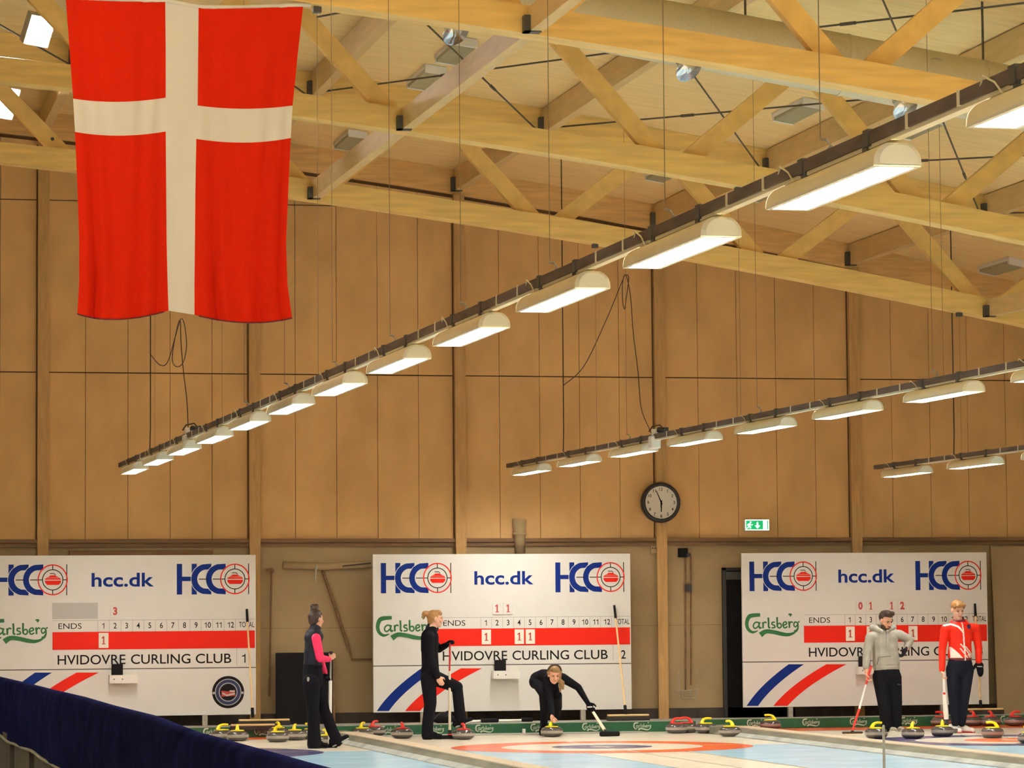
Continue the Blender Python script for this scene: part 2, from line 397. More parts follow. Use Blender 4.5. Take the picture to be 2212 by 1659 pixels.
for b in range(1, 4):
    for i, nm in ((3, 'left'), (6, 'right')):
        x = COLX[i]
        if b == 3 and i == 6: continue
        z0, z1 = chord(b)(x)+.125, chord(b-1)(x)+.125
        beam_between('roof_strut', x, YT[b]+.135, YT[b-1]-.135, z0, z1, (.115, .22), 'purl',
                     'timber strut joining bottom chords %s, on the %s' % (bayname[b], nm), 'strut', 'struts between truss chords')
# crossed tie rods under the roof
for b in (1, 2):
    for i in range(2, 7):
        for sgn in (-1, 1):
            j = i+sgn
            if not 0 <= j < len(COLX) or COLX[j] > XR-.3 : continue
            a = Vector((COLX[i]+sgn*.1, YT[b-1]-.12, zceil(COLX[i])-.26+sgn*.03)); c = Vector((COLX[j]-sgn*.1, YT[b]+.12, zceil(COLX[j])-.26+sgn*.03))
            mb = MB().tube([a, c],   .011, 6); mid = a.lerp(c, .4); mb.tube([mid-(c-a).normalized()*.12, mid+(c-a).normalized()*.10], .019, 6)
            o = obj('tie_rod', mb, 'rod', loc=(a+c)/2)
            tag(o, 'dark tie rod %s, running %s from the %s post line' % (bayname[b], 'right' if sgn > 0 else 'left', ORD[i-2]), 'tie rod', 'crossed roof tie rods')

# ventilation duct with jet nozzles
YD = 28.0*K
ptsd = [(at(px, py, Y=YD)) for px, py in ((1240, -34), (1430, 0), (1659, 45), (1930, 95), (2190, 145))]
pd = np.polyfit([p.x for p in ptsd], [p.z for p in ptsd], 2); zd = lambda x: float(np.polyval(pd, x))-.30
t = thing('ventilation_duct', (9, YD, zd(9)), 'long round grey ventilation duct between the second and third roof trusses', 'duct')
xd = [4.2+.35*i for i in range(40)]
obj('pipe', MB().tube([(x, YD, zd(x)) for x in xd], .30, 24), 'duct', t, True)
for i in range(0, 38, 4):
    x = xd[i]+.1
    obj('seam_band', MB().tube([(x, YD, zd(x)), (x+.03, YD, zd(x+.03))], .306, 24), 'duct', t)
for i, (px, py) in enumerate(((985, 74), (1488, 153), (1956, 236))):
    NA = Vector((.30, -.62, -.72)).normalized(); p = at(px, py, Y=YD-.30); top = Vector((p.x+.10, YD-.18, zd(p.x)-.16))
    obj('nozzle', MB().tube([top, top.lerp(p, .45), p-NA*.10, p-NA*.03, p, p-NA*.012, p-NA*.07], [.06, .07, .085, .125, .132, .118, .05], 24), 'chrome', t, True)
    q = p+Vector((.33, .07, .40))
    obj('outlet_ring', MB().tube([q+Vector((0, .16, .05)), q, q+Vector((0, -.015, 0)), q+Vector((0, -.01, 0))], [.11, .12, .12, .085], 20), 'zinc', t)
    obj('outlet_opening', MB().tube([q+Vector((0, -.012, 0)), q+Vector((0, -.005, 0))], [.084, .084], 20), 'steel', t)
for px in (1610, 2122):
    p = at(px, 40, Y=YD); obj('hanger_rod', MB().tube([(p.x, YD, zd(p.x)+.29), (p.x, YD, zceil(p.x)+.02)], .012, 6), 'rod', t)

# unlit strip lamps fixed under the roof
spots = [((900, 200), (958, 148), .0), ((962, 145), (1012, 100), 0), ((740, 330), (795, 292), 0), ((1690, 272), (1790, 238), 0), ((1945, 305), (2002, 268), 0),
         ((1412, 398), (1495, 366), 0), ((2130, 598), (2215, 565), 0), ((2140, 150), (2205, 118), 0), ((1620, 440), (1680, 412), 0)]
wl = ['behind the left strut, lower of the pair', 'behind the left strut, upper of the pair', 'left, just right of the flag', 'in the middle of the upper right roof', 'behind the large near lamp at upper right',
      'right of the centre truss joint, half hidden', 'at the far right edge, low', 'at the top right corner', 'behind the lamp rail, small and low']
for i, ((xa, ya), (xb, yb_), _) in enumerate(spots):
    lo, hi = 5.0, 50.0
    for _ in range(60):
        m_ = (lo+hi)/2; p = at(xa, ya, Y=m_)
        if p.z < zceil(p.x)-.13: lo = m_
        else: hi = m_
    p = at(xa, ya, Y=lo); L = 1.25; zz = zceil(p.x)-.005; sl = (zceil(p.x+.1)-zceil(p.x-.1))/.2
    y1 = lo; y0 = lo-L
    for yt in YT:
        if y0 < yt+.15 < y1+.25: y0, y1 = yt-.15-L, yt-.15
    t = thing('strip_lamp', (p.x, (y0+y1)/2, zz), 'unlit flat strip lamp under the roof, '+wl[i], 'ceiling lamp', 'unlit strip lamps under the roof')
    def sb(a, b, c, d, zt, zb): # sheared box following roof slope
        vs = [(p.x+x, y, zz+sl*x+z) for z in (zb, zt) for x, y in ((a, c), (b, c), (b, d), (a, d))]
        return MB().add(vs, [(0, 3, 2, 1), (4, 5, 6, 7), (0, 1, 5, 4), (1, 2, 6, 5), (2, 3, 7, 6), (3, 0, 4, 7)])
    obj('tray', sb(-.13, .13, y0, y1, .0, -.05), 'white', t)
    obj('diffuser', sb(-.12, .12, y0+.06, y1-.06, -.05, -.09), 'offlamp', t)
    obj('end_cap', sb(-.125, .125, y0, y0+.06, -.05, -.095), 'white', t); obj('end_cap', sb(-.125, .125, y1-.06, y1, -.05, -.095), 'white', t)

# two lit floodlights at upper left; a third, unseen, added to brighten the timbers
for (px, py, Y, lab, s, dd, lm) in ((86, 68, 35.3, 'lit white floodlight between roof timbers left of the flag, upper one', .34, (.25, -.85, -.5), 'flood'), (8, 222, 41.3, 'lit white floodlight at the left picture edge, lower one', .42, (.25, -.85, -.5), 'flood'), (-1200, -540, 22.5, 'added floodlight out of view at left, brightening the upper left timbers', .42, (.30, .93, -.10), 'flood_added')):
    p = at(px, py, Y=Y)
    t = thing('floodlight', p, lab, 'floodlight', 'lit floodlights')
    d = Vector(dd).normalized(); sd = Vector((1, .25, -.15)); sd = (sd-d*sd.dot(d)).normalized(); u = sd.cross(d)
    if u.z < 0: u = -u
    def slab(a, b, wx, wz):
        vs = [p+d*q+sd*x*wx+u*z*wz for q in (a, b) for x, z in ((-1, -1), (1, -1), (1, 1), (-1, 1))]
        return MB().add(vs, [(0, 1, 2, 3), (7, 6, 5, 4), (0, 4, 5, 1), (1, 5, 6, 2), (2, 6, 7, 3), (3, 7, 4, 0)])
    obj('housing', slab(-.14, 0, s*.42, s*.5), 'zinc', t); obj('lens', slab(.0, .012, s*.38, s*.45), lm, t)
    obj('bracket', MB().bar(p-d*.1+u*s*.4, (p.x-.02, p.y+.1, zceil(p.x)-.002), .04, .04), 'zinc', t)

# ---------------------------------------------------------------- wall fittings
p = at(1428, 1085.5, Y=YW-.16); r = 42.5/165.5*1.0
r = (at(1471, 1085, Y=YW-.16)-at(1386, 1085, Y=YW-.16)).length/2
t = thing('wall_clock', p, 'large round wall clock with black rim and white face above the timber rail', 'clock')
c = p
def disc(c, r, y, n=48, sx=1): return [(c.x+r*math.cos(2*math.pi*k/n), c.z+r*math.sin(2*math.pi*k/n)) for k in range(n)]
def yl(prof, c, n=48):   # lathe about the axis pointing at the hall (-Y)
    mb = MB().lathe(prof, n=n); mb.v = [(c.x+x, c.y-z, c.z+y) for x, y, z in mb.v]; return mb
obj('rim', yl([(0, -.06), (r*.99, -.06), (r, -.02), (r*.95, .025), (r*.83, .03), (r*.80, .005)], c), 'blackp', t, True)
obj('dial', MB().poly(disc(c, r*.81, 0), c.y-.004), 'face', t)
for i in range(1, 13):
    a = R(90-30*i); nx, nz = c.x+r*.66*math.cos(a), c.z+r*.66*math.sin(a)
    obj('numeral', text(str(i), c.y-.006, cx=nx, z0=nz-.022, z1=nz+.022, bold=.01), 'ink', t)
for ang, ln, wd in ((180, .46, .022), (337, .62, .016)):
    a = R(90-ang); d = Vector((math.cos(a), 0, math.sin(a)))
    q = c+Vector((0, -.011, 0))
    obj('clock_hand', MB().ribbon([(q.x-d.x*.03, q.z-d.z*.03), (q.x+d.x*r*ln, q.z+d.z*r*ln)], [wd*1.2, wd*.6], q.y), 'ink', t)
obj('bracket', MB().box((c.x-.03, c.y+.05, c.z-.03), (c.x+.03, YW-.09, c.z+.03)), 'steel', t)

p0, p1 = at(1610, 1146, Y=YW-.10), at(1662, 1122, Y=YW-.10)
t = thing('exit_sign', (p0+p1)/2, 'small lit green and white escape sign on the wall above the dark door', 'sign')
obj('case', MB().box((p0.x, YW-.09, p0.z), (p1.x, YW, p1.z)), 'white', t)
yy = YW-.092; W = p1.x-p0.x; Hh = p1.z-p0.z
def S(u, v): return (p0.x+W*u, p0.z+Hh*v)
obj('panel', MB().box((p0.x+.005, yy, p0.z+.005), (p1.x-.005, yy+.003, p1.z-.005)), 'exitw', t)
obj('field', MB().poly([S(.04, .09), S(.96, .09), S(.96, .91), S(.04, .91)], yy-.002), 'exitg', t)
mb = MB(); y2 = yy-.004
mb.ribbon([S(.20, .60), S(.15, .42)], .020, y2); mb.ribbon([S(.155, .45), S(.22, .33), S(.21, .17)], .014, y2); mb.ribbon([S(.15, .42), S(.13, .26), S(.06, .2)], .014, y2)
mb.ribbon([S(.20, .58), S(.27, .48), S(.31, .55)], .011, y2); mb.ribbon([S(.19, .6), S(.12, .58), S(.09, .46)], .011, y2)
mb.poly([(S(.225, .74)[0]+.013*math.cos(k*.7), S(.225, .74)[1]+.013*math.sin(k*.7)) for k in range(9)], y2)
obj('running_figure', mb, 'exitw', t)
mb = MB(); mb.ribbon([S(.51, .75), S(.51, .40)], .022, y2); mb.poly([S(.40, .45), S(.51, .17), S(.62, .45)], y2-.0005); obj('arrow', mb, 'exitw', t)
obj('doorway', MB().poly([S(.74, .13), S(.91, .13), S(.91, .86), S(.74, .86)], y2), 'exitw', t)

a, b = at(1563, 1543, Y=YW-.03), at(1640, 1226, Y=YW-.03)
mb = MB(); mb.box((a.x, YW-.05, .135), (b.x+.5, YW-.014, b.z)); mb.box((a.x+.05, YW-.055, b.z-.17), (b.x+.45, YW-.045, b.z-.06), 1)
mb.box((a.x, YW-.075, .135), (a.x+.05, YW-.05, b.z), 2); mb.box((a.x, YW-.075, b.z-.04), (b.x+.5, YW-.05, b.z), 2)
o = obj('door_1', mb, ['black', 'steel', 'blackp']); tag(o, 'dark doorway partly hidden behind the right scoreboard', 'door', kind='structure')

p = at(1412, 1187, Y=YW-.06)
t = thing('socket_box', p, 'small white double socket on the wall left of the post under the clock', 'socket')
obj('case', MB().box((p.x-.04, YW-.07, p.z-.055), (p.x+.04, YW-.012, p.z+.055)), 'lower', t, bevel=.006)
obj('socket_hole', MB().tube([(p.x-.018, YW-.069, p.z+.02), (p.x-.018, YW-.072, p.z+.02)], .011, 10), 'blackp', t)
obj('socket_hole', MB().tube([(p.x+.018, YW-.069, p.z+.02), (p.x+.018, YW-.072, p.z+.02)], .011, 10), 'blackp', t)
p = at(1476, 1194, Y=YW-.08)
t = thing('junction_box', p, 'black box on the wall right of the clock post, two pipes below', 'junction box')
obj('case', MB().box((p.x-.065, YW-.12, p.z-.065), (p.x+.06, YW-.012, p.z+.065)), 'black', t, bevel=.008)
obj('lid', MB().tube([(p.x+.07, YW-.13, p.z-.03), (p.x+.07, YW-.05, p.z-.03)], .03, 12), 'blackp', t)
for i, (x0_, yb_) in enumerate(((1481, 1492), (1492.5, 1480))):
    q0, q1 = at(x0_, 1202, Y=YW-.03), at(x0_, yb_, Y=YW-.03)
    obj('pipe', MB().tube([q0, q1], .011, 8), 'trim', t)
q = at(1487, 1270, Y=YW-.06); obj('switch', MB().box((q.x-.045, YW-.09, q.z-.05), (q.x+.045, YW-.02, q.z+.05)), 'blackp', t, bevel=.006)
p = at(1487, 1480, Y=YW-.1)
t = thing('wire_rack', p, 'thin wire basket rack on the lower wall below the two pipes', 'rack')
def W2(px, py, dy=-.08): return at(px, py, Y=YW+dy)
for pts in ([(1466, 1450), (1468, 1495), (1475, 1508), (1500, 1508), (1506, 1495), (1507, 1448)], [(1478, 1492), (1480, 1508)], [(1490, 1490), (1492, 1508)], [(1458, 1493), (1506, 1490)]):
    obj('wire', MB().tube([W2(*q) for q in pts], .007, 6), 'zinc', t)
for q in ((1466, 1452), (1507, 1450)): obj('peg', MB().tube([W2(*q), W2(*q, -.005)], .01, 6), 'zinc', t)

# things on the bare wall between the left and middle scoreboards
p = at(584, 1370, Y=YW-.06)
t = thing('ice_scraper', p, 'thin old long-handled scraper hanging upside down on the wall beside the left scoreboard', 'scraper')
obj('handle', MB().tube([W2(587, 1228, -.05), W2(582, 1505, -.05)], .012, 8), 'trim', t)
obj('blade', MB().bar(W2(576, 1232, -.05), W2(592, 1232, -.05), .05, .03), 'trim', t)
t = thing('hanging_screen', at(710, 1222, Y=YW-.1), 'grey rolled cover with strap, and sagging edge, fixed high on wall between boards', 'roll')
obj('roll', MB().tube([W2(612, 1221), W2(700, 1224), W2(802, 1219)], .05, 12), 'lower', t, True)
obj('cord', MB().tube([W2(740, 1223, -.14), W2(801, 1216, -.14)], .01, 6), 'cable', t)
obj('strap', MB().tube([W2(686, 1221, -.14), W2(682, 1232, -.14), W2(681, 1258, -.12)], .014, 6), 'zinc', t)
t = thing('slanting_pole', at(728, 1330, Y=YW-.05), 'grey pole slanting down the bare wall behind the woman in the pink sleeves', 'pole')
obj('pole', MB().tube([W2(697, 1231, -.05), W2(753, 1400, -.05)], .02, 8), 'trim', t)
obj('foot', MB().tube([W2(753, 1400, -.05), W2(759, 1424, -.05), W2(803, 1424, -.05)], .012, 8), 'trim', t)
a, b = at(595, 1556, Y=YW-.16), at(718, 1409, Y=YW-.16)
t = thing('rubber_mat', ((a.x+b.x)/2, YW-.16, .135), 'large black rubber mat standing against the wall behind woman with pink sleeves', 'mat')
obj('sheet', MB().box((a.x, YW-.20, .135), (b.x, YW-.17, b.z)), 'black', t, bevel=.01)
obj('edge_strip', MB().box((b.x, YW-.20, .135), (b.x+.03, YW-.12, b.z)), 'trim', t)
p = at(1122, 1150, Y=YW-.1)
t = thing('wall_vent', p, 'frayed brown pipe stub hanging on the timber rail above the middle scoreboard', 'pipe')
obj('stub', MB().tube([at(1122, 1122, Y=YW-.09), at(1122, 1150, Y=YW-.09), at(1124, 1196, Y=YW-.09)], [.10, .085, .07], 12), 'lower', t, True)
obj('collar', MB().tube([at(1122, 1150, Y=YW-.09), at(1122, 1156, Y=YW-.09)], .1, 12), 'lower', t, True)
a, b = at(150, 1198, Y=YW-.1), at(460, 1188, Y=YW-.1)
o = obj('cable_tray', MB().box((a.x, YW-.12, a.z-.02), (b.x, YW-.012, b.z)), 'trim', loc=(a.x, YW-.1, a.z)); tag(o, 'long dark bar on the wall just above the left scoreboard', 'bar')
a, b = at(2150, 1535, Y=YW-.2), at(2212, 1180, Y=YW-.2)
o = obj('leaning_panel', MB().add([(a.x, YW-.30, .135), (XR-.02, YW-.30, .135), (XR-.02, YW-.10, b.z), (at(2140, 1180, Y=YW-.1).x, YW-.10, b.z),
        (a.x, YW-.27, .135), (XR-.02, YW-.27, .135), (XR-.02, YW-.07, b.z), (at(2140, 1180, Y=YW-.1).x, YW-.07, b.z)],
        [(0, 1, 2, 3), (4, 7, 6, 5), (0, 4, 5, 1), (1, 5, 6, 2), (2, 6, 7, 3), (3, 7, 4, 0)]), 'lower', loc=(a.x, YW-.3, .135))
tag(o, 'tall beige panel leaning on the wall right of the right scoreboard', 'panel')

# ---------------------------------------------------------------- lamp rails
RP = [(4.318, -.00698, 3.624, .00268, 42.38, 2.563, 43.3, 15), (9.899, -.01467, 3.672, .00266, 43.59, 2.589, 44.2, 13), (14.607, -.005, 3.584, .0035, 42.19, 2.56, 42.7, 10)]
def rtop(Y): return RZ+RS*(Y-30)
def build_lamp():
    t = thing('rail_lamp', (0, 0, 0), '', 'lamp', 'white hooded lamps under the rails')
    L = .745; a, h, nn = .104, .094, 14
    prof = [(a*math.cos(math.pi*k/nn)*1.0, -.182+h*min(1, 1.08*math.sin(math.pi*k/nn)**.8)) for k in range(nn+1)]
    mb = MB(); vs = [(x, y, z) for y in (-L, L) for x, z in prof]; n = len(prof)
    mb.add(vs, [(i, i+1, n+i+1, n+i) for i in range(n-1)])
    mb.add([(x*.93, y, -.182+(z+.182)*.93) for y in (-L, L) for x, z in prof], [(n+i, n+i+1, i+1, i) for i in range(n-1)])
    obj('hood', mb, 'hood', t, True)
    for y, s in ((-L, -1), (L, 1)):
        mb = MB(); mb.add([(x*1.01, y+s*.004, z) for x, z in prof], [list(range(n)) if s > 0 else list(range(n))[::-1]])
        mb.add([(x*.8, y+s*.02, -.180+(z+.182)*.85) for x, z in prof], [list(range(n)) if s > 0 else list(range(n))[::-1]])
        mb.add([(x*1.01, y+s*.004, z) for x, z in prof]+[(x*.8, y+s*.02, -.180+(z+.182)*.85) for x, z in prof], [(i, i+1, n+i+1, n+i) if s < 0 else (n+i, n+i+1, i+1, i) for i in range(n-1)])
        obj('end_cap', mb, 'cap', t)
    obj('diffuser', MB().box((-.084, -L+.03, -.176), (.084, L-.03, -.170)), 'glow', t)
    mb = MB()
    for x in (-.093, .093): mb.box((x-.011, -L, -.187), (x+.011, L, -.176))
    for y in (-L+.015, L-.015): mb.box((-.084, y-.015, -.187), (.084, y+.015, -.176))
    obj('frame', mb, 'cap', t)
    mb = MB()
    for k in range(1, 26):
        y = -L+.03+(2*L-.06)*k/26; mb.box((-.084, y-.003, -.187), (.084, y+.003, -.174))
    obj('louvre', mb, 'white', t)
    for y in (-.42, .42): obj('mount', MB().box((-.03, y-.03, -.098), (.03, y+.03, -.056)), 'steel', t)
    return t
PC = {}; CY = {}; proto = build_lamp(); first = True
rname = ['long near rail', 'middle rail', 'right rail']
def rx(Y): return RX0+RXS*(Y-30)
for ri, (RX0, RXS, RZ, RS, yfar, pitch, ystart, nl) in enumerate(RP):
    x = rx(36)
    yend = yfar-nl*pitch
    rr = thing('lamp_rail', (x, (ystart+yend)/2, rtop((ystart+yend)/2)), 'dark steel lamp rail hung on wires, the '+rname[ri], 'rail', 'lamp rails')
    def rb(y0, y1, x0, x1, z0, z1):
        vs = [(rx(y)+xx, y, rtop(y)+z) for y in (y0, y1) for xx, z in ((x0, z0), (x1, z0), (x1, z1), (x0, z1))]
        return MB().add(vs, [(0, 1, 2, 3), (7, 6, 5, 4), (0, 4, 5, 1), (1, 5, 6, 2), (2, 6, 7, 3), (3, 7, 4, 0)])
    obj('channel', rb(yend, ystart, -.03, .03, -.056, 0), 'rail', rr)
    obj('conduit', rb(yend+.5, ystart-.4, -.022, .022, -.074, -.0565), 'conduit', rr)
    for i in range(nl):
        yc = yfar-i*pitch-.7475; x = rx(yc)
        for dy in (1.02, -.95):
            if i == 0 and dy > 0: continue
            obj('strap', rb(yc+dy-.012, yc+dy+.012, -.034, .034, -.060, .004), 'conduit', rr)
        for dy in (.45, -.45): obj('clamp', rb(yc+dy-.035, yc+dy+.035, -.036, .036, -.064, .008), 'steel', rr)
        y = yc+.7
        obj('cable_tie', MB().tube([(x-.03, y+.1, rtop(y)-.02), (x-.045, y+.03, rtop(y)+.012), (x-.04, y-.08, rtop(y)-.03), (x-.04, y-.16, rtop(y)-.085)], .0045, 6), 'conduit', rr)
        if first: t = proto; first = False
        else: t = copy_tree(proto)
        t.location = (x, yc, rtop(yc)); t.rotation_euler = (math.atan(RS), 0, -math.atan(RXS)); t['label'] = 'white half-round lamp under the %s, %s from its far end' % (rname[ri], ORD[i])
    # hanging wires: a truss clip at each truss, a hook at each lamp
    for ti, Y in enumerate(YT[:3] if ri else YT[:3]):
        x = rx(Y); zz = chord(ti)(x)
        t = thing('hanger_wire', (x, Y, zz), 'thin wire from a clip under the %s roof truss down to the %s' % (['nearest-to-wall', 'second', 'third'][ti], rname[ri]), 'wire', 'rail hanger wires')
        obj('wire', MB().tube([(x, Y, rtop(Y)), (x, Y, zz-.02)], .0023, 6), 'wire', t)
        obj('clip', MB().box((x-.035, Y-.035, zz-.05), (x+.035, Y+.035, zz)), 'steel', t)
    for i in range(nl):
        if (ri == 0 and not 4 <= i <= 11) or (ri == 1 and i not in (2, 4, 6, 8)) or ri == 2: continue
        y = yfar-i*pitch-.55; x = rx(y)
        top = zceil(x)+.01
        for yt_i, yt in enumerate(YT):
            if abs(y-yt) < .16: top = chord(yt_i)(x)
        t = thing('hook_wire', (x-.02, y, top), 'thin vertical wire with a hook over the %s lamp of the %s' % (ORD[i], rname[ri]), 'wire', 'hook wires over the lamps')
        obj('wire', MB().tube([(x-.02, y, rtop(y)+.06), (x-.02, y, top)], .0025, 6), 'wire', t)
        obj('hook', MB().tube([(x-.02, y, rtop(y)+.065), (x+.0, y-.03, rtop(y)+.055), (x+.02, y-.03, rtop(y)+.03), (x+.0, y, rtop(y)-.005)], .008, 6), 'zinc', t)
    x = rx(38)
    for _ in range(4): yc = at((325, 1218, 2062)[ri], (985, 975, 985)[ri], X=x+.06).y; x = rx(yc)
    o = obj('power_cable', MB().tube([(x+.05, yc, rtop(yc)-.02), (x+.06, yc, rtop(yc)+.3), (x+.06, yc, zceil(x)-.003)], .008, 6), 'cable', loc=(x, yc, 5))
    PC[ri] = yc
    tag(o, 'dark vertical power cable dropping from the roof to the %s' % rname[ri], 'cable', 'rail power cables')
# small cameras on two rails with slack cable
for ri, px, py, yk in ((0, 404, 958, 34.0), (1, 1413, 958, 34.0)):
    RX0, RXS, RZ, RS = RP[ri][:4]; p = at(px, py, X=rx(36)-.02); y = p.y; x = rx(y)
    t = thing('rail_camera', (x, y, rtop(y)), 'small white camera housing with black cable clipped on the '+rname[ri], 'camera')
    CY[ri] = y
    mb = MB().box((x-.07, y-.10, rtop(y)-.17), (x+.05, y+.06, rtop(y)-.02)); obj('body', mb, 'white', t, bevel=.02)
    obj('mount', MB().tube([(x, y-.02, rtop(y)-.05), (x, y-.02, rtop(y)+.06)], .045, 12), 'white', t, True)
    obj('lens', MB().tube([(x+.03, y-.05, rtop(y)+.05), (x+.09, y-.12, rtop(y)+.03)], .035, 12), 'blackp', t)
    obj('plug', MB().box((x+.10, y-.06, rtop(y)+.0), (x+.15, y, rtop(y)+.08)), 'blackp', t)
    obj('lead', MB().tube([(x+.12, y-.03, rtop(y)+.04), (x+.06, y, rtop(y)+.11), (x-.03, y, rtop(y)+.09), (x-.07, y, rtop(y)+.03)], .009, 6), 'cable', t)
def loopc(pts, Y, lab):
    q = [at(a, b, Y=PC[Y]+(CY[Y]-PC[Y])*i/(len(pts)-1)) for i, (a, b) in enumerate(pts)]
    o = obj('slack_cable', MB().tube(q, .0055, 6), 'cable', loc=q[0]); tag(o, lab, 'cable')
def smooth(pts, n=6):
    out = []
    for i in range(len(pts)-1):
        p0 = pts[max(i-1, 0)]; p1 = pts[i]; p2 = pts[i+1]; p3 = pts[min(i+2, len(pts)-1)]
        for k in range(n):
            t = k/n
            out.append(tuple(.5*(2*b+(c-a)*t+(2*a-5*b+4*c-d)*t*t+(3*b-a-3*c+d)*t**3) for a, b, c, d in zip(p0, p1, p2, p3)))
    return out+[tuple(pts[-1])]
loopc(smooth([(1218, 832), (1262, 790), (1310, 690), (1345, 605), (1350, 595), (1358, 600), (1352, 650), (1349, 668), (1345, 650), (1345, 610), (1352, 594), (1362, 640), (1368, 720), (1378, 800), (1385, 880), (1402, 925), (1412, 945)]), 1, 'long dark slack cable looping down to the camera on the middle rail')
loopc(smooth([(325, 765), (345, 788), (362, 782), (378, 730), (390, 690), (398, 700), (403, 745), (396, 782), (382, 792), (372, 775), (380, 720), (389, 692), (391, 740), (396, 800), (404, 870), (407, 945)]), 0, 'dark slack cable looping below the flag to the camera on the near rail')

# ---------------------------------------------------------------- flag
YF = YT[2]-.10
rows = [[(142, -4), (250, 3), (357, 3), (429, 17), (540, 18), (655, 12)], [(150, 105), (252, 112), (358, 107), (428, 122), (535, 127), (643, 120)],
        [(158, 213), (255, 220), (358, 211), (427, 228), (530, 235), (632, 228)], [(162, 285), (258, 293), (358, 284), (424, 300), (530, 308), (628, 298)],
        [(167, 400), (260, 408), (359, 400), (422, 412), (526, 418), (623, 408)], [(171, 520), (262, 528), (360, 520), (421, 530), (522, 536), (618, 525)],
        [(171, 610), (260, 620), (362, 608), (420, 615), (522, 626), (621, 615)], [(167, 678), (255, 690), (364, 671), (420, 680), (530, 697), (631, 687)]]
def qinter(r, u):   # three spans: quadratic, straight, quadratic
    if u < 1: a, b, c = r[0], r[1], r[2]; t = u
    elif u > 2: a, b, c = r[3], r[4], r[5]; t = u-2
    else: return tuple(r[2][i]+(r[3][i]-r[2][i])*(u-1) for i in (0, 1))
    return tuple(a[i]*(2*t-1)*(t-1)+b[i]*4*t*(1-t)+c[i]*t*(2*t-1) for i in (0, 1))
NU = [24, 8, 24]; NV = [10]*7
us = [i/24 for i in range(24)]+[1+i/8 for i in range(8)]+[2+i/24 for i in range(25)]
vs_ = [i/8 for i in range(7*8+1)]
def fold(u, v):
    s = u if u < 1 else (u-2 if u > 2 else None); k = v/7
    if s is None: return .012*math.sin(9*k+5*(u-1))
    a = .035*math.sin(math.pi*s)*-1
    for c, wd, am, sl in ((.16, .07, .05, .10), (.34, .10, .035, .22), (.74, .08, .045, -.14), (.92, .06, .04, -.06), (.55, .12, .022, .08)):
        d = (s-(c+sl*(k-.4)))/(wd*.72); a += 1.7*am*math.exp(-d*d)*(.22+.95*k)
    return a
gv = []
for v in vs_:
    i = min(int(v), 6); t = v-i
    for u in us:
        a = qinter(rows[i], u); b = qinter(rows[i+1], u)
        gv.append(at(a[0]+(b[0]-a[0])*t, a[1]+(b[1]-a[1])*t, Y=YF+fold(u, v)))
nu = len(us); fr = MB(); fw = MB(); fr.v = gv; fw.v = gv
for j in range(len(vs_)-1):
    for i in range(nu-1):
        f = [j*nu+i, j*nu+i+1, (j+1)*nu+i+1, (j+1)*nu+i][::-1]
        tgt = fw if (1 <= us[i] < 2 or 2 <= vs_[j] < 3) else fr
        tgt.f.append(f); tgt.m.append(0)
t = thing('flag', at(400, 15, Y=YF), 'large red hanging flag with a white cross, at the upper left', 'flag')
for nm, mb, m in (('red_field', fr, 'flagr'), ('white_cross', fw, 'flagw')):
    o = obj(nm, mb, m, t, True); bm = bmesh.new(); bm.from_mesh(o.data); bmesh.ops.delete(bm, geom=[v for v in bm.verts if not v.link_faces], context='VERTS'); bm.to_mesh(o.data); bm.free()
obj('header_cord', MB().tube([at(*qinter(rows[0], u), Y=YF-.005)+Vector((0, 0, .012)) for u in us[::3]]+[at(671, 10, Y=YF)], .017, 8), 'flagw', t, True)
obj('hem', MB().tube([at(*qinter(rows[7], u), Y=YF+fold(u, 7)) for u in us if u < 1], .007, 6), 'maroon', t); obj('hem', MB().tube([at(*qinter(rows[7], u), Y=YF+fold(u, 7)) for u in us if u > 2], .007, 6), 'maroon', t)

